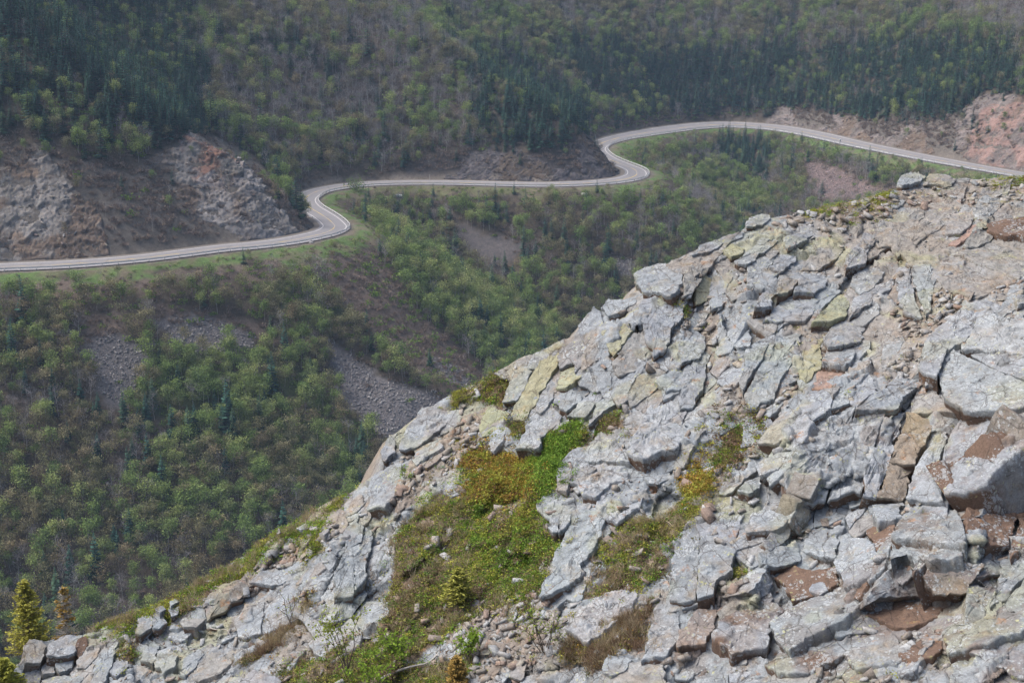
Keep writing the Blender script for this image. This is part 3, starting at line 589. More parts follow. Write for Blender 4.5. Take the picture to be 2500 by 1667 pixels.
# ---- slabs: outlines read off enlarged views of the photograph; each gets its own plane, thickness and broken edges
ZM = {'5': (900, 640, 2.614), '6': (1660, 400, 2.613), '7': (1660, 1000, 2.351), '8': (820, 1000, 2.351), 'A': (0, 1200, 3.358), 'F': (500, 1200, 5.6)}
SL = '''6 g .10 .16|660,480 700,450 850,425 862,445 760,510 690,532
6 g .10 .18|345,615 450,545 600,475 627,490 480,600 430,645 370,642
6 g .08 .22|430,640 500,560 600,545 625,600 560,655 560,690 640,700 530,800 425,770
6 g .12 .22|565,655 640,580 770,555 700,640 640,690
6 t .10 .22|630,700 700,680 780,682 722,800 625,832
6 g .08 .20|785,690 930,690 942,760 860,822 725,812
6 g .14 .30|476,912 560,790 620,740 632,830 575,860 590,912
6 g .05 .10|600,920 660,840 850,830 852,960 800,1003 525,1003
6 y .08 .25|840,1005 990,850 1080,790 1098,850 1062,970 975,1000
6 g .07 .16|912,1110 1000,1000 1140,985 1182,1060 1130,1140 945,1162
6 g .12 .30|905,1270 955,1160 1120,1142 1110,1232 1055,1285
6 r .00 .02|840,1430 900,1305 1060,1295 1020,1390 930,1442
6 y .04 .10|750,1240 850,1100 930,1085 900,1200 905,1290 800,1400 762,1350
6 g .06 .10|382,1420 420,1180 530,1110 782,1080 720,1250 600,1500 450,1552
6 g .06 .10|0,1380 80,1200 205,1200 150,1400 80,1555 0,1560
6 g .04 .10|1060,590 1180,440 1285,430 1205,540 1180,640 1060,662
6 g .03 .08|1085,770 1130,680 1220,650 1305,690 1240,790 1150,830
6 g .03 .06|1100,870 1200,790 1390,722 1350,790 1265,840 1190,910 1080,985
6 g .10 .06|1385,710 1470,655 1473,720 1491,825 1547,975 1440,960 1390,850
6 g .11 .06|1485,652 1600,640 1625,760 1600,900 1566,975 1513,822 1489,720
6 t .02 .05|1640,560 1850,500 2100,460 2195,480 2230,700 1900,860 1700,800 1590,690
6 t .02 .04|1180,410 1420,300 1700,230 1780,280 1650,420 1400,520 1260,530
6 w .16 .14|1385,132 1440,68 1500,45 1565,75 1540,110 1420,146
6 t .08 .08|1560,125 1600,60 1700,68 1765,100 1700,145
6 g .10 .14|425,400 445,342 520,318 585,330 560,365 480,400
6 g .10 .12|75,580 130,520 280,460 392,428 405,460 260,520 140,570
6 y .08 .14|265,550 330,508 412,540 400,572 330,592
6 b .14 .22|1955,380 2050,358 2195,338 2240,470 2030,445 1960,425
6 t .08 .14|1700,330 1820,300 1885,330 1800,440 1690,442
6 w .05 .10|1880,235 2030,180 2035,260 1960,362 1880,325
6 g .22 .18|1515,1300 1560,1130 1700,1000 1820,900 1900,868 2000,880 2062,920 1900,960 1870,1070 1790,1150 1680,1190 1640,1355
6 w .30 .14|1795,1145 1880,1040 1900,965 1990,958 2080,990 2230,978 2230,1210 2100,1210 2030,1182 1795,1180
6 g .34 .16|1645,1345 1662,1230 1720,1186 2000,1190 2110,1216 2240,1222 2240,1535 2090,1562 1800,1570 1680,1485
6 g .10 .16|1120,1570 1230,1480 1330,1400 1500,1330 1590,1342 1530,1420 1440,1480 1370,1568
6 t .10 .12|1470,1520 1530,1430 1600,1380 1660,1480 1790,1575 1480,1590
6 y .05 .10|100,800 150,700 220,760 170,880 110,900
6 g .05 .12|190,870 250,820 330,810 270,900 200,930
6 g .06 .12|300,1100 340,1050 440,1060 450,1160 360,1170
6 t .05 .1|2050,620 2195,560 2240,640 2120,700
6 g .12 .16|2140,850 2190,800 2260,810 2250,880 2160,890
6 t .03 .06|1410,560 1560,520 1620,600 1580,690 1440,640
6 r .06 .1|1710,510 1830,440 1860,390 1905,385 1880,450 1760,520
5 g .14 .18|1690,72 1760,30 1860,2 1990,20 2005,130 1930,212 1740,184
5 g .08 .14|1740,240 1900,192 2022,212 2012,330 1935,420 1900,560 1820,602 1745,380
5 g .10 .12|1480,292 1530,230 1640,240 1722,208 1702,270 1590,322 1530,342
5 d .06 .06|1310,480 1370,350 1440,280 1490,330 1492,420 1532,560 1552,660 1550,780 1450,832 1330,772 1300,640 1212,680 1200,600
5 y .04 .08|1492,420 1560,380 1730,282 1742,380 1640,500 1560,602 1532,560
5 t .05 .10|1552,640 1720,392 1782,500 1790,560 1702,690 1590,722
5 y .05 .08|700,1042 770,920 900,962 852,1080 720,1112
5 g .08 .10|850,892 920,700 1000,658 1042,690 1000,790 950,882
5 y .03 .06|905,972 1060,680 1100,580 1232,540 1190,680 1080,882 990,1012 920,1002
5 g .07 .08|1082,882 1170,732 1202,800 1180,832 1100,962 1062,952
5 y .05 .10|1192,802 1222,692 1300,650 1372,722 1250,802
5 g .10 .20|930,1182 1080,942 1170,892 1232,972 1220,1022 1100,1122 1090,1182
5 g .05 .08|1232,852 1300,800 1362,872 1260,952 1212,922
5 g .05 .08|1372,872 1450,832 1542,832 1450,902 1380,982 1262,982
5 g .08 .12|760,1162 820,1082 882,1050 862,1132 790,1212
5 g .10 .12|190,1192 230,1082 340,920 482,932 522,982 470,1052 300,1182 230,1202
5 g .10 .14|275,1262 330,1172 462,1122 472,1182 380,1232 300,1292
5 g .12 .08|80,1232 130,1102 182,1090 172,1202 100,1272
5 d .14 .10|0,1420 30,1342 150,1290 212,1310 227,1360 200,1442 100,1562 -10,1580
5 g .06 .12|1985,502 2095,430 2150,470 2120,600 2000,642
5 w .10 .14|1330,1402 1410,1172 1480,1082 1592,1062 1602,1182 1662,1262 1650,1382 1540,1402 1450,1492 1360,1482
5 w .14 .26|1640,1202 1720,1052 1800,902 1900,850 2002,962 2002,1122 1962,1192 1860,1202 1750,1252
5 w .06 .10|1760,1332 1900,1312 1932,1372 1850,1412 1780,1402
5 g .06 .12|1820,762 1930,690 2050,600 2100,640 2100,800 1900,822
5 t .10 .12|1190,1442 1230,1352 1300,1310 1282,1392 1262,1462
5 t .05 .10|1560,880 1640,790 1700,770 1680,850 1600,910
5 g .05 .10|1450,900 1560,850 1590,890 1480,970 1400,1040
8 g .14 .12|1165,1072 1280,782 1390,570 1562,575 1502,762 1402,882 1402,962 1230,1062
8 w .14 .18|1310,1252 1400,1132 1560,1042 1680,1000 1732,1062 1702,1152 1560,1252 1440,1332
7 d .16 .10|-62,1092 -45,902 0,742 60,690 112,732 92,1085 20,1112
7 g .16 .12|98,1082 116,792 180,760 260,780 326,802 300,922 222,962 190,1062
8 g .16 .18|-10,952 60,752 90,640 182,660 212,722 172,852 182,952 100,1062 -10,1072
8 g .08 .10|1238,702 1240,592 1282,560 1292,610 1270,702
8 g .08 .10|1274,704 1302,592 1352,580 1342,642
8 g .14 .10|1530,1502 1560,1402 1640,1410 1702,1430 1640,1502 1580,1522
8 t .12 .10|1480,1580 1530,1510 1700,1442 1892,1432 1890,1580
8 g .12 .12|1748,1432 1800,1252 1850,1112 1978,1132 1978,1302 1900,1402
7 w .14 .12|600,382 650,220 830,200 850,42 1000,-10 1292,8 1262,132 1200,302 1132,502 1000,482 860,522 640,542
7 o .16 .08|1134,502 1232,202 1294,8 1482,60 1402,202 1332,352 1280,522
7 g .30 .20|1292,502 1342,352 1492,92 1542,162 1472,382 1512,522 1402,522
7 l .34 .16|1545,160 1620,-10 1800,40 1990,20 1990,202 1842,322 1742,432 1632,472 1512,482 1480,382
7 b .12 -.1|1515,488 1742,440 1845,328 1990,306 1960,402 1902,532 1682,542 1562,522
7 l .30 .24|1210,862 1240,652 1300,602 1480,562 1592,572 1642,722 1622,832 1432,862 1262,822
7 b .20 .10|1645,562 1782,552 1962,572 1892,782 1742,782 1642,702
7 g .14 .10|1100,542 1282,532 1272,612 1142,632
7 b .08 .06|1072,692 1182,622 1236,662 1230,762 1182,832 1122,802
7 g .18 .16|900,732 1082,740 1132,852 1082,962 932,1012 892,902
7 l .26 .26|1066,1122 1150,962 1222,902 1392,932 1452,1062 1332,1072 1142,1072
7 p .34 .16|1392,952 1452,872 1602,862 1752,882 1702,962 1642,1052 1462,1062
7 b .06 .0|1142,1080 1642,1078 1542,1122 1452,1202 1302,1252 1062,1182
7 g .24 .20|510,1222 602,1152 752,1082 902,1022 1052,1022 1082,1082 952,1202 722,1302 622,1372 540,1302
7 l .16 .18|180,1292 252,1182 422,1042 532,982 522,1102 602,1152 512,1242 502,1362 302,1402
7 p .14 .08|-10,1262 102,1142 212,1142 202,1242 152,1342 -10,1362
7 l .14 .18|480,1452 642,1372 852,1272 1072,1232 1002,1342 902,1432 702,1502 562,1502
7 l .14 .16|930,1402 962,1322 1202,1262 1312,1382 1242,1452 1002,1482
7 b .12 .10|1252,1392 1492,1272 1492,1392 1332,1442
7 l .16 .12|1512,1252 1612,1232 1802,1202 1852,1122 1990,962 1990,1242 1702,1352 1532,1402
7 l .10 .12|1702,1362 1990,1262 1990,1580 1560,1580 1562,1452
7 t .10 .10|500,1580 562,1502 772,1502 792,1580
7 g .10 .12|380,702 402,602 482,562 562,592 642,622 562,682
7 g .08 .12|702,802 722,732 902,722 892,852 832,842
7 t .08 .10|440,192 562,32 642,-10 802,12 702,112 562,192
7 g .08 .12|430,322 562,242 642,242 562,342 452,372
7 l .10 .12|1842,860 1990,820 1990,950 1880,1080 1780,1130 1830,980
7 b .10 .06|1900,550 1990,540 1990,800 1900,780 1965,575
7 g .10 .14|330,460 400,400 470,370 460,440 400,480
7 g .10 .14|450,820 560,780 690,790 700,860 560,900 470,880
7 b .10 .10|540,960 640,890 760,920 900,900 910,1000 760,1070 640,1100 600,1000
7 g .2 .1|740,1040 760,990 820,980 850,1030 800,1060
A t .16 .10|195,1262 240,1210 350,1218 382,1262 362,1332 332,1402 200,1402
A g .20 .14|375,1332 400,1242 500,1180 682,1173 612,1322 480,1352
A b .14 .06|600,1302 640,1202 702,1178 722,1252 642,1362
A g .16 .10|340,1442 382,1392 452,1402 452,1482 352,1492
A g .18 .10|452,1402 502,1352 612,1362 592,1442 482,1482
A g .16 .10|90,1472 160,1418 202,1440 182,1502 110,1512
A t .12 .06|622,1442 722,1202 822,1208 802,1342 702,1442
A g .12 .08|740,1580 782,1402 872,1232 962,1218 932,1352 882,1502 822,1580
A g .12 .08|900,1482 962,1352 1052,1392 1042,1452 952,1512
A g .16 .12|1110,1152 1142,1032 1232,998 1262,1040 1242,1112 1150,1172
A d .18 .12|1250,1112 1262,990 1312,998 1372,1072 1302,1122
A g .12 .10|1390,902 1442,866 1472,900 1402,932
A g .12 .10|1380,962 1472,940 1462,1002 1402,1022
A g .12 .10|1270,962 1332,928 1362,962 1312,992
A t .08 .08|1480,1062 1522,1008 1692,998 1692,1042 1602,1112 1502,1112
A g .10 .10|1150,1382 1182,1262 1292,1272 1252,1402
A g .12 .10|1260,1402 1302,1302 1402,1272 1452,1332 1442,1422 1342,1492
A g .12 .10|1460,1502 1542,1332 1702,1282 1622,1402 1522,1512
A t .10 .08|1580,1532 1702,1302 1942,1302 1902,1402 1782,1502 1622,1552
A g .12 .08|160,1580 200,1420 330,1420 340,1500 330,1580
A g .14 .08|350,1510 520,1500 690,1510 650,1580 350,1580
A t .1 .08|1000,1560 1050,1490 1130,1480 1150,1540 1080,1590
F g .08 .10|600,1232 782,1092 962,1040 1152,1062 1202,1132 1052,1252 902,1282 702,1232
F t .07 .10|1230,1252 1402,1052 1602,962 1652,1032 1452,1202 1282,1262
F g .06 .08|1280,1442 1452,1282 1622,1152 1762,1102 1702,1202 1502,1342
F t .10 .08|1880,372 1962,202 2062,62 2132,28 2182,162 2082,272 1952,322
F t .10 .10|1900,402 2102,272 2132,302 2002,392
F g .10 .10|1430,492 1502,402 1602,382 1562,452 1442,522
F g .10 .10|1250,502 1402,432 1462,402 1422,492 1302,522
F t .1 .1|1560,560 1700,470 1740,490 1640,580'''
COLS = TONES
SIDE = dict(g=.05, w=.0, d=.08, y=.02, t=.12, b=.75, r=.2, o=.3, p=.25, l=.40)
def clip(poly, nx, ny, c):
    out = []
    for k in range(len(poly)):
        a, b = poly[k], poly[(k+1) % len(poly)]; da = a[0]*nx+a[1]*ny-c; db = b[0]*nx+b[1]*ny-c
        if da >= 0: out.append(a)
        if (da >= 0) != (db >= 0): t = da/(da-db); out.append((a[0]+(b[0]-a[0])*t, a[1]+(b[1]-a[1])*t))
    return out
def area(poly):
    x = np.array(poly); return abs(np.dot(x[:, 0], np.roll(x[:, 1], -1))-np.dot(x[:, 1], np.roll(x[:, 0], -1)))/2
def jag(m, rg, n_oct=3):
    """angular 1-D jitter along a broken edge"""
    o = np.zeros(m); x = np.arange(m)/max(m-1, 1)
    for k, a in ((3, 1.0), (7, .55), (15, .35)):
        if m > k: kx = np.sort(np.r_[0, rg.random(k), 1]); o += a*np.interp(x, kx, rg.uniform(-1, 1, k+2))
    return o
PEND = []
def slab(poly, kind, lift, tilt, seed, name='rock_slab', step=0.034, thick=None, make=True, col=None, sidev=None, edge=1.0):
    """queue a broken slab: traced outline on its own tilted plane, rough top, chipped rim, undercut sides rooted in the outcrop"""
    rg = np.random.default_rng(seed); p = np.array(poly, float); c = p.mean(0); wh = np.ptp(p, axis=0)+1
    d = dep(p[:, 0], p[:, 1]); A = np.c_[(p-c)/100, np.ones(len(p))]; w = np.linalg.lstsq(A, 1/d, rcond=None)[0]; dp = 1/(A@w)
    lat = rg.uniform(-.5, .5)*tilt*0.9 + 0.25*tilt
    out = lift+tilt*((p[:, 1]-c[1])/wh[1])+lat*((c[0]-p[:, 0])/wh[0])
    if len(p) and np.ptp(p[:, 0]) > 45:      # stand clear of the uneven ground underneath
        q_ = np.concatenate([c+(p-c)*f_ for f_ in (.2, .5, .75, .92)]); dq = 1/(np.c_[(q_-c)/100, np.ones(len(q_))]@w); oq = lift+tilt*((q_[:, 1]-c[1])/wh[1])+lat*((c[0]-q_[:, 0])/wh[0]); ex = min(max(0.0, np.percentile(dq-oq-dep(q_[:, 0], q_[:, 1]), 86)), .45); out = out+ex
    else: ex = 0.0
    P = unproj(p[:, 0], p[:, 1], dp-out); C = P.mean(0)
    U_, S_, Vt = np.linalg.svd(P-C); n = Vt[2]; n = n*np.sign(n@(CAM-C)); e1 = Vt[0]; e2 = np.cross(n, e1)
    Q = np.stack([(P-C)@e1, (P-C)@e2], 1)
    if np.dot(Q[:, 0], np.roll(Q[:, 1], -1))-np.dot(Q[:, 1], np.roll(Q[:, 0], -1)) < 0: Q = Q[::-1]
    size = math.sqrt(area(Q)); step = max(step, size/42)
    B = []
    for k in range(len(Q)):
        a, b = Q[k], Q[(k+1) % len(Q)]; L = np.linalg.norm(b-a); m = max(2, int(L/step)); t = np.arange(m)/m; nn = np.array([(b-a)[1], -(b-a)[0]])/(L+1e-9)
        B.append(a+(b-a)*t[:, None]+nn*(jag(m, rg)*edge*min(0.042, 0.075*L)*np.minimum(1, 6*np.minimum(t, 1-t)))[:, None])
    B = np.concatenate(B); m = len(B); c2 = B.mean(0)
    nr = max(3, int(size/step*0.55)); rr = np.r_[np.linspace(0.0, 0.95, nr)[1:], 0.985, 1.0]
    rough = min(0.05, 0.012+0.05*size)*{'w': .85, 'l': .6, 'y': .32, 't': .5}.get(kind, .45)
    top = np.concatenate([[c2], *[c2+r*(B-c2) for r in rr]]); rad = np.r_[0, np.repeat(rr, m)]
    W3 = C+top[:, :1]*e1+top[:, 1:]*e2
    thick = (thick or (0.25+0.25*rg.random()+0.2*size+max(tilt, 0)))+1.3*ex
    col = (np.array(COLS[kind]) if col is None else np.array(col))*rg.uniform(.92, 1.08)*(1+rg.uniform(-.03, .03, 3))
    PEND.append(dict(B=B, m=m, c2=c2, rr=rr, top=top, rad=rad, W3=W3, C=C, e1=e1, e2=e2, n=n, size=size, thick=thick, rough=rough, col=col, kind=kind, side=SIDE[kind] if sidev is None else sidev, name=name, make=make, seed=seed))
def build_slabs():
    W = np.concatenate([s_['W3'] for s_ in PEND]); CF = colour_field(W); off = np.concatenate([np.full(len(s_['W3']), s_['seed']*3.7 % 50) for s_ in PEND]); jq = W@JM.T
    H = 0.75*facet(jq/np.array([.55, .42, .34])+off[:, None], 33, 1.1, .30)[0]+0.80*facet(jq/0.17, 35, 1.1, .5)[0]+0.36*facet(jq/0.07, 36, 1.1, .5)[0]+0.45*fbm(W/0.22, 3, 37)
    acc = []; a0 = 0
    for s_ in PEND:
        k = len(s_['W3']); h = H[a0:a0+k]; cf = CF[a0:a0+k]; a0 += k; rg = np.random.default_rng(s_['seed']+9); m, B, c2, n = s_['m'], s_['B'], s_['c2'], s_['n']; e1, e2, thick = s_['e1'], s_['e2'], s_['thick']
        bev = min(0.022, 0.05*s_['size'])
        hz = s_['rough']*h-bev*(s_['rad'] > .99)*rg.uniform(.3, 1.2)
        rings = [np.c_[s_['top'], hz]]; low = (B-c2)@np.array([e1[2], e2[2]]); low = -low/(np.abs(low).max()+1e-6)
        bd = (B-c2)/(np.linalg.norm(B-c2, axis=1)[:, None]+1e-9)
        for f in (0.12, 0.32, 0.62, 1.0):
            of = (0.018+.03*f)*jag(m, rg) - 0.09*f*thick*np.clip(low, 0, 1) + 0.05*f*thick*np.clip(-low, 0, 1)
            rings.append(np.c_[B+bd*np.minimum(of, .06)[:, None], hz[-m:]-f*thick])
        L3 = np.concatenate(rings); Wd = L3[:, :1]*e1+L3[:, 1:2]*e2+L3[:, 2:]*n
        nrt = len(s_['rr'])+4; a = np.arange(m); b = (a+1) % m
        F4 = np.concatenate([np.stack([1+r*m+a, 1+(r+1)*m+a, 1+(r+1)*m+b, 1+r*m+b], 1) for r in range(nrt-1)])
        Fc = np.concatenate([np.stack([0*a, 1+a, 1+b], 1), F4[:, [0, 1, 2]], F4[:, [0, 2, 3]]])
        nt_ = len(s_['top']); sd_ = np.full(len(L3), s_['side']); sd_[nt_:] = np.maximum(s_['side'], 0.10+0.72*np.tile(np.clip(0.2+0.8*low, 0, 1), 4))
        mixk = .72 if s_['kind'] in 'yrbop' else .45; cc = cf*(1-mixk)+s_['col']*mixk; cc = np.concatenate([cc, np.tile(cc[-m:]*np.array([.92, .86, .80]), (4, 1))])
        lich = np.full(len(L3), {'y': .35, 't': .45, 'b': 1.15, 'r': .1, 'o': .6}.get(s_['kind'], 1.0))
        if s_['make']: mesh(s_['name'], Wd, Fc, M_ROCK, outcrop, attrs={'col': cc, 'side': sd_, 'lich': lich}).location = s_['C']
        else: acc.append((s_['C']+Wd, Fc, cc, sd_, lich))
    PEND.clear(); return acc
slab_px = []; nseed = 100
for ln in SL.split('\n'):
    hd, pts = ln.split('|'); z, kind, lift, tilt = hd.split(); ox, oy, sc_ = ZM[z]
    poly = [(ox+float(a)/sc_, oy+float(b)/sc_) for a, b in (t.split(',') for t in pts.split())]
    slab_px.append(poly); pieces = [poly]; rg = np.random.default_rng(nseed)
    for it in range(2):                                    # open joints split the large slabs
        nxt = []
        for q_ in pieces:
            A_ = area(q_)
            if A_ > 12000 and rg.random() < min(.45, A_/60000):
                if rg.random() < .55: th = R(rg.normal(62, 12))       # leaning joints
                else: th = R(rg.normal(172, 12))                      # level joints
                nx, ny = math.sin(th), math.cos(th); cc_ = np.array(q_).mean(0)+rg.normal(size=2)*math.sqrt(A_)*.10; c0 = cc_[0]*nx+cc_[1]*ny; gap = rg.uniform(.8, 2.2)
                a_, b_ = clip(q_, nx, ny, c0+gap), clip(q_, -nx, -ny, -c0+gap)
                if len(a_) > 2 and len(b_) > 2 and min(area(a_), area(b_)) > 1500: nxt += [a_, b_]; continue
            nxt.append(q_)
        pieces = nxt
    for q_ in pieces:
        nseed += 1; slab(q_, kind, float(lift)*.8+.055+rg.uniform(-.01, .03), float(tilt)*1.45+rg.uniform(-.02, .04), nseed)
# ---- smaller blocks: a full jointing of the bedrock between the slabs and the plants
MASK_S = 5.0
mx, my_ = np.meshgrid(np.arange(-100, 2600, MASK_S), np.arange(380, 1760, MASK_S)); occ = inany(mx, my_, slab_px); vegm = inany(mx, my_, VZ); rubm = inany(mx, my_, RUBBLE); outm = my_ < crest(mx)+2
def at_mask(M, x, y):
    i = np.clip(((np.asarray(x)+100)/MASK_S).astype(int), 0, M.shape[1]-1); j = np.clip(((np.asarray(y)-380)/MASK_S).astype(int), 0, M.shape[0]-1); return M[j, i]
rg = np.random.default_rng(5)
TH = R(-50); ct, st = math.cos(TH), math.sin(TH); SKX, SKY = 1.45, 0.80
def to_uv(x, y): return (x*ct+y*st)/SKX, (-x*st+y*ct)/SKY
def to_xy(u, v): u, v = u*SKX, v*SKY; return u*ct-v*st, u*st+v*ct
def cell_r(x, y): return np.where(at_mask(rubm, x, y), 15, 19+34*smooth(-.25, .35, fbm(np.stack([np.asarray(x)/170, np.asarray(y)/170, 0*np.asarray(x)+3], 1), 2, 55)))
cand = np.stack([rg.uniform(-90, 2590, 14000), rg.uniform(390, 1750, 14000)], 1)
cand = cand[~at_mask(outm, cand[:, 0], cand[:, 1]-6)]; cr = cell_r(cand[:, 0], cand[:, 1]); cu = np.stack(to_uv(cand[:, 0], cand[:, 1]), 1)
keep = []; KU = np.zeros((0, 2))
for k in range(len(cand)):
    if len(keep) and (((KU-cu[k])**2).sum(1) < (1.55*cr[k])**2).any(): continue
    keep.append(k); KU = np.concatenate([KU, cu[k:k+1]])
cells = []
for a, k in enumerate(keep):
    x, y = cand[k]; u0 = KU[a]; r = cr[k]
    if at_mask(vegm, x, y) or rg.random() > (.8 if r > 30 else .62): continue
    d2 = ((KU-u0)**2).sum(1); nb_ = np.argsort(d2)[1:22]; poly = [(u0[0]+sx*3*r, u0[1]+sy*3*r) for sx, sy in ((-1, -1), (1, -1), (1, 1), (-1, 1))]
    for j in nb_:
        nv = u0-KU[j]; mid_ = (u0+KU[j])/2; poly = clip(poly, nv[0], nv[1], nv@mid_)
        if len(poly) < 3: break
    if len(poly) < 3: continue
    xy = [to_xy(*p) for p in poly]; xy = [(px_, max(py_, crest(px_)-3)) for px_, py_ in xy]
    if area(xy) < 120: continue
    vx = np.array(xy); cx_, cy_ = vx.mean(0); test = np.concatenate([vx*.85+np.array([cx_, cy_])*.15, [[cx_, cy_]]])
    if at_mask(occ, test[:, 0], test[:, 1]).all(): continue
    cells.append((area(xy), xy))
cells.sort(key=lambda t: -t[0])
for k, (A_, xy) in enumerate(cells):
    nseed += 1; c_ = np.array(xy).mean(0); px_, py_ = c_; w = rg.random(); wv = 60*fbm(np.array([[px_/200, py_/200, 1.0], [px_/200, py_/200, 9.0]]), 2, 58)
    if inany(px_+wv[0], py_+wv[1], TANZ): kd_ = 't' if w < .66 else 'g' if w < .94 else 'p'
    elif inany(px_+wv[0], py_+wv[1], LZ): kd_ = 'l' if w < .62 else 'g' if w < .9 else 'b'
    elif inany(px_+wv[0], py_+wv[1], PZ): kd_ = 'p' if w < .45 else 't' if w < .75 else 'g'
    else: kd_ = 'g' if w < .66 else 'w' if w < .80 else 't'
    sz = math.sqrt(A_)/145
    slab(xy, kd_, rg.normal(-.005, .02)*min(1, sz*3), rg.uniform(.02, .12)*min(1, sz*2.2), nseed, 'rock', step=.04, thick=.12+.5*sz, make=k < 290, edge=.6)
acc = build_slabs()
def join(name, acc, mat, parent=None):
    off = 0; Vs, Fs, Cs, Ss, Ls = [], [], [], [], []
    for v, f, c_, s_, l_ in acc: Vs.append(v); Fs.append(f+off); Cs.append(c_); Ss.append(s_); Ls.append(l_); off += len(v)
    return mesh(name, np.concatenate(Vs), np.concatenate(Fs), mat, parent, attrs={'col': np.concatenate(Cs), 'side': np.concatenate(Ss), 'lich': np.concatenate(Ls)})
if acc: tag(join('broken_rock', acc, M_ROCK, outcrop), kind='stuff')
print('slabs', nseed, 'cells', len(cells))

# ------------------------------------------------------------------ scatter helper: geometry-node instances for what nobody could count
def variants(name, meshes):
    c = bpy.data.collections.new(name)
    for k, me in enumerate(meshes): c.objects.link(bpy.data.objects.new('%s_%03d' % (name, k), me))
    return c
def scatter(name, P, rot, scl, idx, coll, parent=None, label=None):
    P = np.asarray(P, np.float32); me = bpy.data.meshes.new(name); me.vertices.add(len(P)); me.vertices.foreach_set('co', P.ravel())
    a = me.attributes.new('rot', 'FLOAT_VECTOR', 'POINT'); a.data.foreach_set('vector', np.asarray(rot, np.float32).ravel())
    scl = np.asarray(scl, np.float32); scl = np.repeat(scl[:, None], 3, 1) if scl.ndim == 1 else scl
    a = me.attributes.new('scl', 'FLOAT_VECTOR', 'POINT'); a.data.foreach_set('vector', scl.ravel())
    a = me.attributes.new('idx', 'INT', 'POINT'); a.data.foreach_set('value', np.asarray(idx, np.int32))
    o = bpy.data.objects.new(name, me); COL.objects.link(o)
    if parent is not None: o.parent = parent
    g = bpy.data.node_groups.new(name, 'GeometryNodeTree'); g.interface.new_socket('Geometry', in_out='INPUT', socket_type='NodeSocketGeometry'); g.interface.new_socket('Geometry', in_out='OUTPUT', socket_type='NodeSocketGeometry')
    N = g.nodes.new; gi, go = N('NodeGroupInput'), N('NodeGroupOutput'); ip = N('GeometryNodeInstanceOnPoints'); ci = N('GeometryNodeCollectionInfo')
    ci.inputs['Collection'].default_value = coll; ci.inputs['Separate Children'].default_value = True; ci.inputs['Reset Children'].default_value = True
    def na(nm, ty):
        n = N('GeometryNodeInputNamedAttribute'); n.data_type = ty; n.inputs['Name'].default_value = nm; return n.outputs['Attribute']
    er = N('FunctionNodeEulerToRotation'); L = g.links.new
    L(gi.outputs[0], ip.inputs['Points']); L(ci.outputs[0], ip.inputs['Instance']); ip.inputs['Pick Instance'].default_value = True
    L(na('idx', 'INT'), ip.inputs['Instance Index']); L(na('rot', 'FLOAT_VECTOR'), er.inputs[0]); L(er.outputs[0], ip.inputs['Rotation']); L(na('scl', 'FLOAT_VECTOR'), ip.inputs['Scale']); L(ip.outputs[0], go.inputs[0])
    md = o.modifiers.new('scatter', 'NODES'); md.node_group = g
    return tag(o, label, kind='stuff')
def euler_from_normal(n, spin):
    q = Vector(n).to_track_quat('Z', 'Y').to_matrix() @ Matrix.Rotation(spin, 3, 'Z'); return q.to_euler()[:]
def foliage(name, tints, rough=0.7, trans=0.3, var=1.0):
    """leaf material: tint picked per plant, light and dark leaves from the 'shade' attribute"""
    m = NT(name, rough); m.t.nodes.remove(m.b)
    oi = m.n('ObjectInfo'); n = len(tints); c = m.ramp(oi.outputs['Random'], [((k+.5)/n, t_) for k, t_ in enumerate(tints)])
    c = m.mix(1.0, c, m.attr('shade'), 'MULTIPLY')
    d = m.n('BsdfDiffuse'); t = m.n('BsdfTranslucent'); mx = m.n('MixShader'); mx.inputs[0].default_value = trans
    m.l(c, d.inputs[0]); m.l(c, t.inputs[0]); m.l(d.outputs[0], mx.inputs[1]); m.l(t.outputs[0], mx.inputs[2]); m.l(mx.outputs[0], m.out.inputs[0]); return m.m
def bark(name, a, b, sc=8.0):
    m = NT(name, 0.9); m.color(m.mix(m.noise(sc, 4, 0.6), a, b)); return m.m
def leaf_quads(C, size, rg, up=0.0, asp=0.7):
    """one bent leaf (two triangles) per centre"""
    n = len(C); a = rg.normal(size=(n, 3)); a[:, 2] *= (1-up*.6); a /= np.linalg.norm(a, axis=1)[:, None]; b = np.cross(a, rg.normal(size=(n, 3))); b /= np.linalg.norm(b, axis=1)[:, None]
    if up: nrm = np.cross(a, b); b = np.where((np.abs(nrm[:, 2:]) < up*.5), b, b)
    s = (np.asarray(size)*np.ones(n)*rg.uniform(.7, 1.3, n))[:, None]*.5
    V = np.stack([C-a*s, C+b*s*asp, C+a*s, C-b*s*asp], 1).reshape(-1, 3); k = np.arange(n)*4
    return V, np.concatenate([np.stack([k, k+1, k+2], 1), np.stack([k, k+2, k+3], 1)])
def tube(pts, rad, k=5):
    pts = np.asarray(pts, float); n = len(pts); d = np.gradient(pts, axis=0); d /= np.linalg.norm(d, axis=1)[:, None]+1e-9
    r0 = np.array([0.31, 0.95, 0.05]); a = np.cross(d, r0); a /= np.linalg.norm(a, axis=1)[:, None]+1e-9; b = np.cross(d, a); th = np.linspace(0, 2*np.pi, k, endpoint=False)
    V = (pts[:, None]+(a[:, None]*np.cos(th)[None, :, None]+b[:, None]*np.sin(th)[None, :, None])*np.asarray(rad)[:, None, None]).reshape(-1, 3)
    i = np.arange(n-1)[:, None]*k; j = np.arange(k)[None]; j2 = (j+1) % k
    q = np.stack([i+j, i+j2, i+k+j2, i+k+j], -1).reshape(-1, 4); return V, np.concatenate([q[:, [0, 1, 2]], q[:, [0, 2, 3]]])
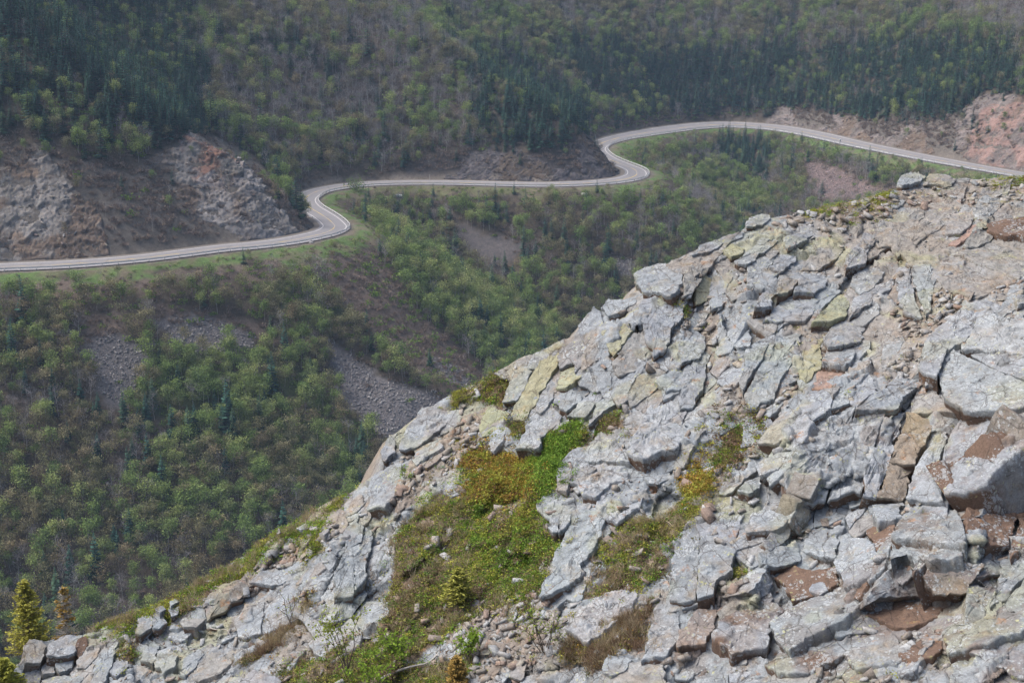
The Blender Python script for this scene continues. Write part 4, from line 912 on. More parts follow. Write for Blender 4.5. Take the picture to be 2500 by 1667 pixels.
class Bag:
    def __init__(s): s.V, s.F, s.S, s.n = [], [], [], 0
    def add(s, vf, shade=1.0):
        V, Fc = vf; s.V.append(V); s.F.append(Fc+s.n); s.S.append(np.ones(len(V))*shade); s.n += len(V)
    def mesh(s, name, mat): 
        sh = np.concatenate(s.S); return mesh(name, np.concatenate(s.V), np.concatenate(s.F), mat, link=False, attrs={'shade': np.repeat(sh[:, None], 3, 1)})

# ------------------------------------------------------------------ loose stones on the outcrop
STONE_T = [(.30, .30, .30), (.245, .225, .20), (.225, .195, .17), (.32, .33, .335), (.22, .21, .20), (.27, .25, .215), (.235, .18, .15)]
stone_me = [lump_mesh('stone', 500+k, M_ROCK, np.array(STONE_T[k % 7]), .05, 9) for k in range(14)]
rg = np.random.default_rng(77)
def sample_polys(polys, n, rg):
    out = []
    ar = np.array([area(p) for p in polys]); cnt = rg.multinomial(n, ar/ar.sum())
    for p, c in zip(polys, cnt):
        q = np.array(p); lo, hi = q.min(0), q.max(0); got = np.zeros((0, 2))
        while len(got) < c:
            t = lo+(hi-lo)*rg.random((c*3+20, 2)); got = np.concatenate([got, t[inpoly(t[:, 0], t[:, 1], p)]])
        out.append(got[:c])
    return np.concatenate(out)
xy = np.concatenate([sample_polys(RUBBLE, 2600, rg), np.stack([rg.uniform(-20, 2520, 6500), rg.uniform(400, 1690, 6500)], 1)])
xy = xy[(xy[:, 1] > crest(xy[:, 0])+1) & ~(at_mask(vegm, xy[:, 0], xy[:, 1]) & (rg.random(len(xy)) < .50))]
xy = xy[~(at_mask(occ, xy[:, 0], xy[:, 1]) & (rg.random(len(xy)) < .97))]
SP, SN = surf_pts(xy[:, 0], xy[:, 1]); ss = 0.03+0.16*rg.random(len(xy))**4
order = np.argsort(-ss); big = order[:280]; rest = order[280:]
def stone_rot(n_): return [euler_from_normal(n_[k], rg.uniform(0, 6.3)) for k in range(len(n_))]
for k in big:
    o = obj('stone', stone_me[rg.integers(14)], outcrop); s_ = ss[k]; o.location = SP[k]+SN[k]*s_*.18; o.rotation_euler = euler_from_normal(SN[k]+rg.normal(size=3)*.35, rg.uniform(0, 6.3)); o.scale = (s_*1.3, s_*rg.uniform(.7, 1.1), s_*rg.uniform(.6, 1))
nr_ = SN[rest]+rg.normal(size=(len(rest), 3))*.3
scatter('rubble', SP[rest]+SN[rest]*(ss[rest]*.15)[:, None], stone_rot(nr_), np.stack([ss[rest]*1.3, ss[rest]*rg.uniform(.6, 1.1, len(rest)), ss[rest]*rg.uniform(.5, 1, len(rest))], 1), rg.integers(0, 14, len(rest)), variants('pebble', stone_me), outcrop)

# ------------------------------------------------------------------ low plants on the outcrop: heath mats, moss, dry grass
def tuft_leafy(seed, n, r, h, size, up=.3):
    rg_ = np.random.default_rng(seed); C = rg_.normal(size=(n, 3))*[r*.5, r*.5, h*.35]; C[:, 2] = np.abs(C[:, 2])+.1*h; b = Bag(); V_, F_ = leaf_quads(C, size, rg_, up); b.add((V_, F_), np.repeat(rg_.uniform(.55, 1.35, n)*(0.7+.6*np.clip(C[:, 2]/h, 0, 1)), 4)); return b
def tuft_grass(seed, n, r, h, w):
    rg_ = np.random.default_rng(seed); b = Bag()
    base_ = rg_.normal(size=(n, 3))*[r*.4, r*.4, 0]; ln = rg_.normal(size=(n, 3))*[.5, .5, 0]+[0, 0, 1]; ln /= np.linalg.norm(ln, axis=1)[:, None]; hh = h*rg_.uniform(.5, 1.2, n)[:, None]; sd_ = np.cross(ln, rg_.normal(size=(n, 3))); sd_ /= np.linalg.norm(sd_, axis=1)[:, None]
    mid_ = base_+ln*hh*.6; tip = base_+ln*hh+rg_.normal(size=(n, 3))*h*.15; V_ = np.stack([base_-sd_*w, base_+sd_*w, mid_+sd_*w*.8, mid_-sd_*w*.8, tip], 1).reshape(-1, 3); k = np.arange(n)*5
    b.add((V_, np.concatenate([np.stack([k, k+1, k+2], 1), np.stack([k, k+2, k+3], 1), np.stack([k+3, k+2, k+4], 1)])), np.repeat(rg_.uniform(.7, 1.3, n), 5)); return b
PL = dict(green=[(0.166, 0.276, 0.048), (0.207, 0.331, 0.062), (0.131, 0.228, 0.048)], yellow=[(0.361, 0.374, 0.071), (0.297, 0.347, 0.064), (0.412, 0.386, 0.09)], orange=[(.42, .25, .065), (.36, .27, .07), (.29, .25, .055)], dull=[(0.202, 0.187, 0.079), (0.245, 0.194, 0.108), (0.166, 0.187, 0.072)], brown=[(0.23, 0.155, 0.103), (0.265, 0.19, 0.127), (0.196, 0.138, 0.098)], straw=[(.38, .31, .19), (.33, .27, .17), (.43, .37, .26)], bright=[(.21, .33, .05), (.18, .29, .045), (.25, .36, .07)], redd=[(.22, .10, .065), (.19, .10, .075)])
PM = {k: foliage(k+'_low_plant', v) for k, v in PL.items()}
TV = {}
for k in PL:
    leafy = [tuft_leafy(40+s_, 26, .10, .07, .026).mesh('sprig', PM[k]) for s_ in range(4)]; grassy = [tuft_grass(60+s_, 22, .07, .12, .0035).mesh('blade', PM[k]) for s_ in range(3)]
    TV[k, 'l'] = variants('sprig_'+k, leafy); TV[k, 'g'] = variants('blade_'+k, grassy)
def plants(name, zones, n, mix, seed, lift=.0, smin=.6, smax=1.3):
    """mix: list of (tint, 'l' or 'g', weight, clumping wavelength m)"""
    rg = np.random.default_rng(seed); n = int(n*1.2); xy = sample_polys(zones, n, rg); xy = xy+rg.normal(size=(n, 2))*np.where(rg.random((n, 1)) < .3, 26, 7); w0 = unproj(xy[:, 0], xy[:, 1], dep(xy[:, 0], xy[:, 1])); xy = xy-np.stack([45*fbm(w0/.7, 3, 81), 45*fbm(w0/.7, 3, 82)], 1); xy = xy[xy[:, 1] > crest(xy[:, 0])-2]; P, N_ = surf_pts(xy[:, 0], xy[:, 1]); P = P+rg.normal(size=P.shape)*.012
    sc = np.stack([w*np.exp(2.6*fbm(P/l+k*5.1, 2, seed+k)) for k, (_, _, w, l) in enumerate(mix)], 1); sc /= sc.sum(1)[:, None]; pick = (sc.cumsum(1) > rg.random((len(P), 1))).argmax(1)
    for k, (tn, ty, _, _) in enumerate(mix):
        m = pick == k
        if not m.any(): continue
        nn = N_[m]*.5+np.array([0, 0, .6])+rg.normal(size=(m.sum(), 3))*.2
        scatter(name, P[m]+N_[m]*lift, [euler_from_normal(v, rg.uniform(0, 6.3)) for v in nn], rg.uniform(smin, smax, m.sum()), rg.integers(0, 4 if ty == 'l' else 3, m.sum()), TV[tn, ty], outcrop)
Vg = lambda *ks: [VEG[k] for k in ks]
ORANGE = [zp((1060, 1065), (1100, 1040), (1200, 1045), (1240, 1075), (1230, 1110), (1180, 1165), (1085, 1145), (1060, 1105))]
GREENT = [zp((1225, 1060), (1290, 1003), (1322, 988), (1303, 1060), (1240, 1140), (1215, 1100))]
plants('heath_mat', Vg('mat'), 3400, [('dull', 'l', .4, .5), ('green', 'l', 1.4, .4), ('yellow', 'l', 1.0, .3), ('bright', 'l', .5, .3), ('brown', 'l', .15, .4)], 301)
plants('orange_heath_mat', ORANGE, 1500, [('orange', 'l', 1.0, .3), ('yellow', 'l', .6, .3), ('redd', 'l', .25, .2)], 302, .03)
plants('green_heath_mat', GREENT, 1000, [('green', 'l', 1.0, .4), ('bright', 'l', .35, .3)], 303, .03)
plants('dry_heath', Vg('heath', 'right_heath', 'low_green'), 4200, [('brown', 'l', .5, .5), ('dull', 'l', .9, .5), ('green', 'l', .7, .3), ('straw', 'g', .3, .4), ('yellow', 'l', .7, .3)], 304)
plants('moss', Vg('crest_mat', 'far_mat', 'moss_a', 'cushion_green', 'moss_f', 'spot'), 1700, [('yellow', 'l', 1.0, .4), ('bright', 'l', .3, .3), ('dull', 'l', .4, .3)], 305, .0, .45, .9)
plants('crest_grass', Vg('crest_grass'), 3000, [('yellow', 'l', 1.3, .5), ('straw', 'g', .35, .4), ('bright', 'l', .8, .4), ('green', 'l', .4, .4), ('brown', 'l', .2, .3)], 306)
plants('brown_grass', Vg('brown_grass', 'yellow_strip'), 1200, [('brown', 'g', .8, .3), ('straw', 'g', .6, .4), ('brown', 'l', .4, .3), ('dull', 'l', .5, .3), ('orange', 'l', .2, .3), ('yellow', 'l', .2, .3)], 307)
plants('gully_moss', Vg('gully_moss', 'moss_b', 'moss_c', 'moss_d', 'moss_e', 'moss_g', 'moss_h'), 1700, [('dull', 'l', 1.0, .3), ('brown', 'l', .7, .3), ('yellow', 'l', .5, .3), ('green', 'l', .35, .3)], 308)
plants('moss_cushion', Vg('cushion'), 260, [('orange', 'l', 1.0, .12), ('yellow', 'l', .9, .12)], 309, .03)
# odd tufts that grow in the cracks
cxy = np.stack([rg.uniform(0, 2500, 900), rg.uniform(450, 1680, 900)], 1); cxy = cxy[(cxy[:, 1] > crest(cxy[:, 0])+4) & ~at_mask(occ, cxy[:, 0], cxy[:, 1])]
cp, cn = surf_pts(cxy[:, 0], cxy[:, 1]); pk = rg.integers(0, 3, len(cp))
for k, tn in enumerate(('yellow', 'dull', 'brown')):
    m = pk == k; scatter('crevice_moss', cp[m], [euler_from_normal(v+rg.normal(size=3)*.3, rg.uniform(0, 6)) for v in cn[m]], rg.uniform(.4, 1.0, m.sum()), rg.integers(0, 4, m.sum()), TV[tn, 'l'], outcrop)

# ------------------------------------------------------------------ saplings, small spruces and dead wood on the outcrop
M_TWIG = bark('dark_twig_bark', (.07, .055, .045), (.13, .105, .09), 40); M_GREY = bark('bleached_dead_wood', (.30, .275, .25), (.45, .42, .38), 30); M_SPB = bark('small_spruce_bark', (.14, .11, .09), (.22, .18, .15), 40)
def sapling(px, py, h, spread, nst, nleaf, lsize, tints, label, seed, leaves_from=.35, lean=(0, 0)):
    rg = np.random.default_rng(seed); P0 = ground_pt(px, py); t = empty('birch_sapling', P0); lf = []; st = Bag(); k = 0
    for s_ in range(nst):
        a = rg.uniform(0, 6.3); tip = np.array([math.cos(a)*spread*rg.uniform(.3, 1)+lean[0], math.sin(a)*spread*.7*rg.uniform(.3, 1)+lean[1], h*rg.uniform(.65, 1.05)]); n = 9; tt = np.linspace(0, 1, n)
        line = np.array([0, 0, -.05])+tt[:, None]*tip+np.cumsum(rg.normal(size=(n, 3))*.018, axis=0); line[:, 2] += .12*h*np.sin(tt*np.pi)
        st.add(tube(line, np.linspace(.008, .002, n)*(.7+.5*h), 4))
        for b_ in range(6):
            i = rg.integers(3, n-1); d = rg.normal(size=3)*[1, 1, .5]+[0, 0, .4]; d /= np.linalg.norm(d); L = h*rg.uniform(.12, .3); bl = line[i]+np.linspace(0, 1, 5)[:, None]*d*L+np.cumsum(rg.normal(size=(5, 3))*.008, axis=0); st.add(tube(bl, np.linspace(.004, .0012, 5), 3))
            m = int(nleaf/nst/6); lf.append(bl[rg.integers(1, 5, m)]+rg.normal(size=(m, 3))*.03)
        m = int(nleaf/nst/4); ii = rg.integers(int(n*leaves_from), n, m); lf.append(line[ii]+rg.normal(size=(m, 3))*.03)
    obj('stem', st.mesh('stem', M_TWIG), t)
    C = np.concatenate(lf); b = Bag(); b.add(leaf_quads(C, lsize, rg, .5, .75), np.repeat(rg.uniform(.65, 1.3, len(C)), 4)); obj('leaves', b.mesh('leaves', foliage('sapling_leaf', tints, trans=.4)), t)
    return tag(t, label, 'sapling', 'leafy saplings on the outcrop')
LB = [(.22, .33, .045), (.25, .36, .06)]; LY = [(.25, .30, .06), (.22, .28, .05)]
kz = lambda x, y: (x*K, y*K)
sapling(*kz(800, 1555), 1.05, .42, 6, 420, .038, LY, 'tall thin sapling with sparse yellowish leaves beside the dark hollow under the rock', 1)
sapling(*kz(915, 1535), .62, .55, 8, 620, .042, LB, 'wide bright green sapling just below the leaning rock block', 2)
sapling(*kz(1070, 1515), .52, .26, 6, 420, .042, LB, 'compact bright green sapling below the little spruce', 3)
sapling(*kz(1250, 1500), .85, .38, 6, 300, .03, LY, 'bare-stemmed twiggy sapling with fresh leaves beside the long grey slab', 4)
sapling(*kz(715, 1275), .36, .16, 4, 170, .032, LY, 'small pale green sapling among stones under the crest grass', 5)
sapling(*kz(932, 1100), .24, .08, 3, 90, .03, LB, 'tiny bright sapling beside the rounded cracked boulder on the crest', 6)
sapling(*kz(670, 1440), .75, .22, 4, 60, .026, LY, 'nearly leafless sapling with thin dark stems on the lower rocks', 7)
sapling(*kz(860, 1590), .5, .5, 6, 380, .04, LB, 'low spreading green sapling over the pale curved dead branch', 8)
def small_spruce(px, py, h, rad, label, seed, tints, dead=0.0, depth_extra=0.0, density=1.0, name='small_spruce'):
    rg = np.random.default_rng(seed); P0 = ground_pt(px, py) if not depth_extra else unproj(np.array(px), np.array(py), dep(px, max(py, crest(px)))+depth_extra)
    t = empty(name, P0); tr = Bag(); nd = Bag(); n = 10; ax = np.linspace(0, 1, n)[:, None]*np.array([0, 0, h])+np.cumsum(rg.normal(size=(n, 3))*.008*h, axis=0); tr.add(tube(ax, np.linspace(.028*h**.5, .004, n), 6))
    nb = int(22+20*h)
    for w in range(nb):
        f = (w+.5)/nb; z = .06+.92*f; k_ = rg.integers(5, 8); base_ = np.array([np.interp(z, np.linspace(0, 1, n), ax[:, c]) for c in range(3)])
        for b_ in range(k_):
            a = rg.uniform(0, 6.3); L = rad*(1-z)**.75*rg.uniform(.55, 1.12)+.03*h; tt = np.linspace(0, 1, 6); droop = -.25+.55*z
            line = base_+np.stack([np.cos(a)*L*tt, np.sin(a)*L*tt, L*(droop*tt+.22*tt**2)], 1); tr.add(tube(line, np.linspace(.006, .0015, 6)*(.6+.4*h), 3))
            if rg.random() < dead: continue
            m = int(density*(14+95*L)); u = rg.random(m)**.7; C = np.stack([np.interp(u, tt, line[:, c]) for c in range(3)], 1); side = np.array([-math.sin(a), math.cos(a), 0]); off = rg.uniform(-1, 1, m)*L*.30*(1-u*.6)
            C = C+side*off[:, None]+rg.normal(size=(m, 3))*.012; dirs = np.array([math.cos(a), math.sin(a), .15])+side*np.sign(off)[:, None]*.8+rg.normal(size=(m, 3))*.3; dirs /= np.linalg.norm(dirs, axis=1)[:, None]
            wv = np.cross(dirs, [0, 0, 1.0])*.5+rg.normal(size=(m, 3))*.3; wv /= np.linalg.norm(wv, axis=1)[:, None]; ln = rg.uniform(.035, .08, m)[:, None]; wd = .012+.008*rg.random((m, 1))
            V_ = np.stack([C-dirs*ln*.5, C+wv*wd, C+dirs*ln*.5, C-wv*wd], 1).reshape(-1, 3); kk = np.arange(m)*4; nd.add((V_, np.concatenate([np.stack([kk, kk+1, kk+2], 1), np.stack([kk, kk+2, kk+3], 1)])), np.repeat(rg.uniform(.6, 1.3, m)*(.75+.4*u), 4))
    obj('trunk', tr.mesh('trunk', M_SPB if dead < .8 else M_GREY), t)
    if nd.n: obj('crown', nd.mesh('crown', foliage('spruce_needles', tints, trans=.2)), t)
    return tag(t, label, 'spruce', 'small spruces on the outcrop')
SY = [(.19, .23, .045), (.22, .25, .05)]; SO = [(.32, .22, .07), (.28, .24, .06)]
small_spruce(*kz(1055, 1384), .56, .32, 'little yellow-green spruce standing in the middle of the heath', 21, [(.26, .27, .06), (.29, .29, .07)], .12, 0, .55)
small_spruce(*kz(1050, 1575), .45, .20, 'stunted orange-tinged spruce at the foot of the rubble', 22, SO, .25)
small_spruce(*kz(72, 1500), 1.36, .46, 'bushy yellow-green spruce rising behind the corner block of the crest', 23, [(.33, .33, .07), (.37, .34, .085)], .28, 1.1, .6)
small_spruce(*kz(155, 1480), 1.10, .26, 'half dead spruce with bare branches beside the bushy spruce', 24, SO, .9, .8)
small_spruce(*kz(22, 1640), 1.0, .42, 'low green spruce growing down below the corner block', 26, [(.30, .32, .065), (.34, .34, .075)], .15, .5, 1.2)
def stick(pxs, rad, label, seed, name='dead_branch', lift=.05):
    rg = np.random.default_rng(seed); pts = np.array([ground_pt(*kz(*p))+np.array([0, -.02, lift*(1+.6*rg.random())]) for p in pxs]); u = np.linspace(0, len(pts)-1, 5*len(pts)); line = np.stack([np.interp(u, np.arange(len(pts)), pts[:, c]) for c in range(3)], 1)+rg.normal(size=(len(u), 3))*.006
    line = np.stack([np.convolve(np.pad(line[:, c], 2, mode='edge'), np.ones(5)/5, 'valid') for c in range(3)], 1); b = Bag(); b.add(tube(line, np.linspace(rad, rad*.4, len(u)), 6)); m = b.mesh(name, M_GREY); c0 = line.mean(0); o = obj(name, m); return tag(o, label, 'branch', 'bleached dead wood on the outcrop')
stick([(870, 1568), (900, 1550), (955, 1540), (985, 1525), (1000, 1500), (1012, 1488)], .022, 'pale curved dead branch lying below the green saplings', 31)
stick([(284, 1462), (292, 1468), (302, 1472), (310, 1480)], .014, 'short white dead stick lying on the crest rocks', 32)
stick([(1268, 1415), (1273, 1425), (1270, 1440)], .012, 'small grey stump stick beside the flat stones in the heath', 33)
stick([(480, 1440), (500, 1452), (520, 1450), (530, 1466)], .01, 'thin grey root wound between stones on the lower crest', 34)

# ------------------------------------------------------------------ the woods
M_PALE = bark('pale_birch_bark', (.26, .245, .23), (.42, .40, .38), 3.0); M_GREYB = bark('grey_bark', (.11, .095, .085), (.18, .16, .145), 3.0); M_DARKB = bark('dark_spruce_bark', (.07, .058, .05), (.11, .09, .078), 3.0)
ML = dict(birch=foliage('birch_leaf', [(0.19, 0.26, 0.085), (0.155, 0.225, 0.075), (0.235, 0.29, 0.1), (0.135, 0.195, 0.075), (0.265, 0.31, 0.115)]), olive=foliage('budding_leaf', [(0.2, 0.2, 0.105), (0.215, 0.195, 0.11), (0.18, 0.19, 0.1), (0.24, 0.22, 0.125), (0.215, 0.18, 0.11)]),
          bare=foliage('bare_twigs', [(0.215, 0.2, 0.205), (0.245, 0.222, 0.225), (0.2, 0.192, 0.198), (0.275, 0.262, 0.26)], trans=0.0), spruce=foliage('dark_spruce_needle', [(0.037, 0.083, 0.067), (0.051, 0.104, 0.073), (0.032, 0.071, 0.061), (0.067, 0.116, 0.073)], trans=.1),
          pale=foliage('pale_spring_leaf', [(0.3, 0.33, 0.13), (0.27, 0.31, 0.115)]), shrub=foliage('brown_brush', [(0.19, 0.145, 0.12), (0.21, 0.16, 0.135), (0.165, 0.13, 0.105), (0.235, 0.185, 0.155)], trans=0.0), gshrub=foliage('green_brush', [(0.13, 0.2, 0.05), (0.165, 0.23, 0.065)]))
def limb_set(rg, h, nl, spread, rad, bag, fork=.35, twigs=0, tb=None):
    """a trunk with limbs; returns points where foliage gathers"""
    n = 7; lean = rg.normal(size=2)*.06*h; tt = np.linspace(0, 1, n); ax = np.stack([lean[0]*tt**1.5, lean[1]*tt**1.5, h*.92*tt], 1)+np.cumsum(rg.normal(size=(n, 3))*[.012*h, .012*h, 0], axis=0); ax[0] = [0, 0, -.5]
    bag.add(tube(ax, np.linspace(rad, rad*.22, n), 4)); tips = [ax[-1]]
    for k in range(nl):
        f = rg.uniform(fork, .9); b0 = np.array([np.interp(f, tt, ax[:, c]) for c in range(3)]); a = rg.uniform(0, 6.3); L = h*spread*rg.uniform(.6, 1.1)*(1.15-f*.6); e = b0+np.array([math.cos(a)*L, math.sin(a)*L, L*rg.uniform(.7, 1.5)]); e[2] = min(e[2], h*1.02)
        ln = b0+np.linspace(0, 1, 4)[:, None]*(e-b0)+np.array([0, 0, 1])*np.sin(np.linspace(0, 1, 4)*np.pi)[:, None]*L*-.08; bag.add(tube(ln, np.linspace(rad*.45, rad*.12, 4), 3)); tips += [ln[2], ln[3]]
        for j in range(twigs):
            u = rg.uniform(.35, 1); p = b0+(e-b0)*u; d = rg.normal(size=3)*[1, 1, .6]+[math.cos(a)*.6, math.sin(a)*.6, .8]; d /= np.linalg.norm(d); q = p+d*L*rg.uniform(.25, .6); (tb or bag).add(tube([p, (p+q)/2+rg.normal(size=3)*.05, q], [rad*.13, rad*.09, rad*.04], 3))
    return np.array(tips)
def tree_parts(kind, seed):
    rg = np.random.default_rng(seed); tr, cr = Bag(), Bag()
    if kind in ('birch', 'olive', 'pale'):
        h = rg.uniform(7.2, 9.2); tips = limb_set(rg, h, 8, .25, .075, tr, .30)
        dens = dict(birch=38, olive=34, pale=30)[kind]
        for t_ in tips:
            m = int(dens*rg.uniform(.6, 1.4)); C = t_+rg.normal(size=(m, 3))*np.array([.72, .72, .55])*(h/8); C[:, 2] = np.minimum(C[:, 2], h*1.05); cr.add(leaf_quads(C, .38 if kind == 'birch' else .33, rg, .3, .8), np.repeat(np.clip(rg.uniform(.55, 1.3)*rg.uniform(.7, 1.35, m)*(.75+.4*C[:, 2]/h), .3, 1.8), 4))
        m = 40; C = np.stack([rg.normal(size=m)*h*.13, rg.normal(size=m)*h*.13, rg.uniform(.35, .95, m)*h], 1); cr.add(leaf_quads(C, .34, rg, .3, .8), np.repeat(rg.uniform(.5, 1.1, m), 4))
    elif kind == 'bare':
        h = rg.uniform(6.8, 8.8); tips = limb_set(rg, h, 10, .27, .075, tr, .24, 9, cr)
        m = 220; C = tips[rg.integers(0, len(tips), m)]+rg.normal(size=(m, 3))*[.7, .7, .6]; d = rg.normal(size=(m, 3))*[1, 1, .5]+[0, 0, 1.1]; d /= np.linalg.norm(d, axis=1)[:, None]; w = np.cross(d, rg.normal(size=(m, 3))); w /= np.linalg.norm(w, axis=1)[:, None]; L = rg.uniform(.4, 1.0, (m, 1)); V_ = np.stack([C-w*.035, C+w*.035, C+d*L], 1).reshape(-1, 3); kk = np.arange(m)*3; cr.add((V_, np.stack([kk, kk+1, kk+2], 1)), np.repeat(rg.uniform(.7, 1.4, m), 3))
    elif kind == 'spruce':
        h = rg.uniform(7.0, 10.0); rad = rg.uniform(1.6, 2.1); tr.add(tube(np.array([[0, 0, -.5], [0, 0, h*.5], [0, 0, h]]), [.14, .09, .02], 5)); nw = 19
        for w in range(nw):
            z = .10+.88*w/(nw-1); k_ = 8 if z < .7 else 6
            for b_ in range(k_):
                a = rg.uniform(0, 6.3); L = (rad*(1-z)**.8+.12)*rg.uniform(.55, 1.15); d = np.array([math.cos(a), math.sin(a), 0]); s_ = np.array([-d[1], d[0], 0]); b0 = np.array([0, 0, z*h]); m1 = b0+d*L*.55+[0, 0, -.12*L+.1*L*z]; e = b0+d*L+[0, 0, -.22*L+.5*L*z]; w_ = .30*L+.10
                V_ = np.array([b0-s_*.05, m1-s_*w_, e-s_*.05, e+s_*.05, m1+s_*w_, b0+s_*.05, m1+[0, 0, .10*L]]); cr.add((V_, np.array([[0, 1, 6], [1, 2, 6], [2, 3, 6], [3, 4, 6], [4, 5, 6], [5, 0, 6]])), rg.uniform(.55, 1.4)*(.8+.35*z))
        V_ = np.array([[.12, 0, h*.96], [-.06, .1, h*.96], [-.06, -.1, h*.96], [0, 0, h*1.05]]); cr.add((V_, np.array([[0, 1, 3], [1, 2, 3], [2, 0, 3]])), 1.1)
    elif kind in ('shrub', 'gshrub'):
        m = 46; C = rg.normal(size=(m, 3))*[.55, .55, .35]; C[:, 2] = np.abs(C[:, 2])+.15
        if kind == 'shrub':
            d = rg.normal(size=(m, 3))*[.8, .8, .4]+[0, 0, 1.0]; d /= np.linalg.norm(d, axis=1)[:, None]; w = np.cross(d, rg.normal(size=(m, 3))); w /= np.linalg.norm(w, axis=1)[:, None]; B0 = C*[.6, .6, 0]; V_ = np.stack([B0-w*.05, B0+w*.05, B0+d*rg.uniform(.5, 1.2, (m, 1))], 1).reshape(-1, 3); kk = np.arange(m)*3; cr.add((V_, np.stack([kk, kk+1, kk+2], 1)), np.repeat(rg.uniform(.7, 1.35, m), 3)); cr.add(leaf_quads(C[:26], .30, rg, .2, .6), np.repeat(rg.uniform(.6, 1.2, 26), 4))
        else: cr.add(leaf_quads(C, .36, rg, .3, .8), np.repeat(rg.uniform(.55, 1.35, m), 4))
    return tr, cr
KIND = dict(birch=('birch', M_PALE, 5), olive=('olive', M_GREYB, 5), bare=('bare', M_PALE, 5), spruce=('spruce', M_DARKB, 5), pale=('pale', M_PALE, 2))
TRUNK, CROWN, WHOLE = {}, {}, {}
def whole(name, tr, cr, mt_, mc):
    V_ = np.concatenate(tr.V+cr.V); F_ = np.concatenate([np.concatenate(tr.F), np.concatenate(cr.F)+tr.n]); S_ = np.concatenate(tr.S+cr.S); me = mesh(name, V_, F_, [mt_, mc], link=False, attrs={'shade': np.repeat(S_[:, None], 3, 1)})
    mi = np.zeros(len(F_), np.int32); mi[sum(len(f_) for f_ in tr.F):] = 1; me.polygons.foreach_set('material_index', mi); return me
for k, (kn, mt_, nv) in KIND.items():
    TRUNK[k], CROWN[k], ws = [], [], []
    for v in range(nv):
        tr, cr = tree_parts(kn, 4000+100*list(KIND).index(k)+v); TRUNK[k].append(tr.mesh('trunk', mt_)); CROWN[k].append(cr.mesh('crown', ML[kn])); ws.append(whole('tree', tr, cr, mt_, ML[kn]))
    WHOLE[k] = variants('wood_'+k, ws)
SHR = {k: variants('brush_'+k, [tree_parts(k, 4900+v)[1].mesh('brush', ML[k]) for v in range(4)]) for k in ('shrub', 'gshrub')}
rg = np.random.default_rng(11)
def candidates(step, jit=.5):
    x, y = np.meshgrid(np.arange(-320, 460, step), np.arange(255, 950, step)); x = x.ravel()+rg.uniform(-jit, jit, x.size)*step; y = y.ravel()+rg.uniform(-jit, jit, y.size)*step; z = terr(x, y); P = np.stack([x, y, z], 1); px, py, d = proj(P); return P, px, py, d
def seen(P, hh):
    """not hidden behind a spur: compare with where the line of sight to the top lands"""
    Q = P+np.array([0, 0, 1.0])*hh; px, py, d = proj(Q); H, hit = march(px, py); dh = proj(H)[2]; return (~hit) | (dh > d-4)
def road_s(P):
    u = np.clip(((P[:, 0]-GX0)/GS).astype(int), 0, shp[1]-1); v = np.clip(((P[:, 1]-GY0)/GS).astype(int), 0, shp[0]-1); return SD[v, u]
P, px, py, d = candidates(2.25); s = road_s(P); hpx = 8*F/d
ok = (px > -650) & (px < 3150) & (py > -230) & (py-hpx < 2000) & (py-hpx < crest(px)+430); P, px, py, d, s, hpx = (a[ok] for a in (P, px, py, d, s, hpx))
cx2, cy2 = px+10*rg.normal(size=len(px)), py-.25*hpx+8*rg.normal(size=len(px))
dens = np.full(len(P), .88); dens[inany(px, py, SCREE+PINKSCREE)] = .015; dens[inany(px, py-.35*hpx, SCREE+PINKSCREE)] *= .12; dens[inany(px, py-.75*hpx, SCREE)] *= .5; dens[inany(px, py, BROWN)] = .07; dens[inany(px, py-.5*hpx, BROWN[:1])] *= .3; dens[inany(px, py-0.15*hpx, CLIFF[:1])] = .03; dens[inany(px, py, SCRUB[:3])] = .22; dens[inany(px, py-0.15*hpx, CLIFF[1:])] = .16; dens[(s > -12) & (s < 9)] = 0.0; dens[(s <= -12) & (s > -17)] *= .35; dens[(s >= 9) & (s < 13)] *= .5
dens *= .75+.5*smooth(-.4, .3, fbm(P/14, 2, 401))
ok = rg.random(len(P)) < dens; P, px, py, d, s, hpx, cx2, cy2 = (a[ok] for a in (P, px, py, d, s, hpx, cx2, cy2))
ok = seen(P, 6.5); P, px, py, d, s, hpx, cx2, cy2 = (a[ok] for a in (P, px, py, d, s, hpx, cx2, cy2))
# the mix of kinds in each part of the hillside: birch, budding, bare, spruce, pale
low = cy2 > 660; mixw = np.tile([.25, .30, .30, .14, .01], (len(P), 1))
for m, w in ((low, [.42, .38, .14, .05, .004]), ((~low) & (s > 0), [.25, .27, .26, .20, .01]), (inany(cx2, cy2, BAREZ), [.10, .22, .60, .07, .01]), (inany(cx2, cy2, SPRUCEZ), [.10, .05, .06, .80, .004]), (inany(cx2, cy2, GREENB), [.72, .05, .03, .06, .14]), (inany(cx2, cy2, GREEND), [.70, .18, .06, .04, .02]), (inany(cx2, cy2, PALEZ), [.05, .10, .75, .0, .10]), (inany(cx2, cy2, BROWN), [.3, .4, .25, .05, .0])):
    mixw[m] = w
cl = np.stack([np.exp(2.2*fbm(P/l+k*9, 2, 420+k)) for k, l in enumerate((16, 18, 22, 20, 12))], 1); mixw = mixw*cl; mixw /= mixw.sum(1)[:, None]
kind = (mixw.cumsum(1) > rg.random((len(P), 1))).argmax(1); KN = list(KIND)
scl = rg.uniform(.52, 1.08, len(P)); scl[kind == 3] *= rg.uniform(.6, 1.1, (kind == 3).sum()); scl[s < 0] *= .9; scl[inany(px, py, BROWN+CLIFF)] *= .55; scl[(s > -19) & (s < 0)] *= .5; scl[kind == 3] = np.clip(scl[kind == 3]*1.4, .6, 1.5); spz = inany(cx2, cy2, SPRUCEZ); scl[spz & (kind != 3)] *= .74
rz = rg.uniform(0, 6.3, len(P)); var = np.array([rg.integers(0, KIND[KN[k]][2]) for k in kind])
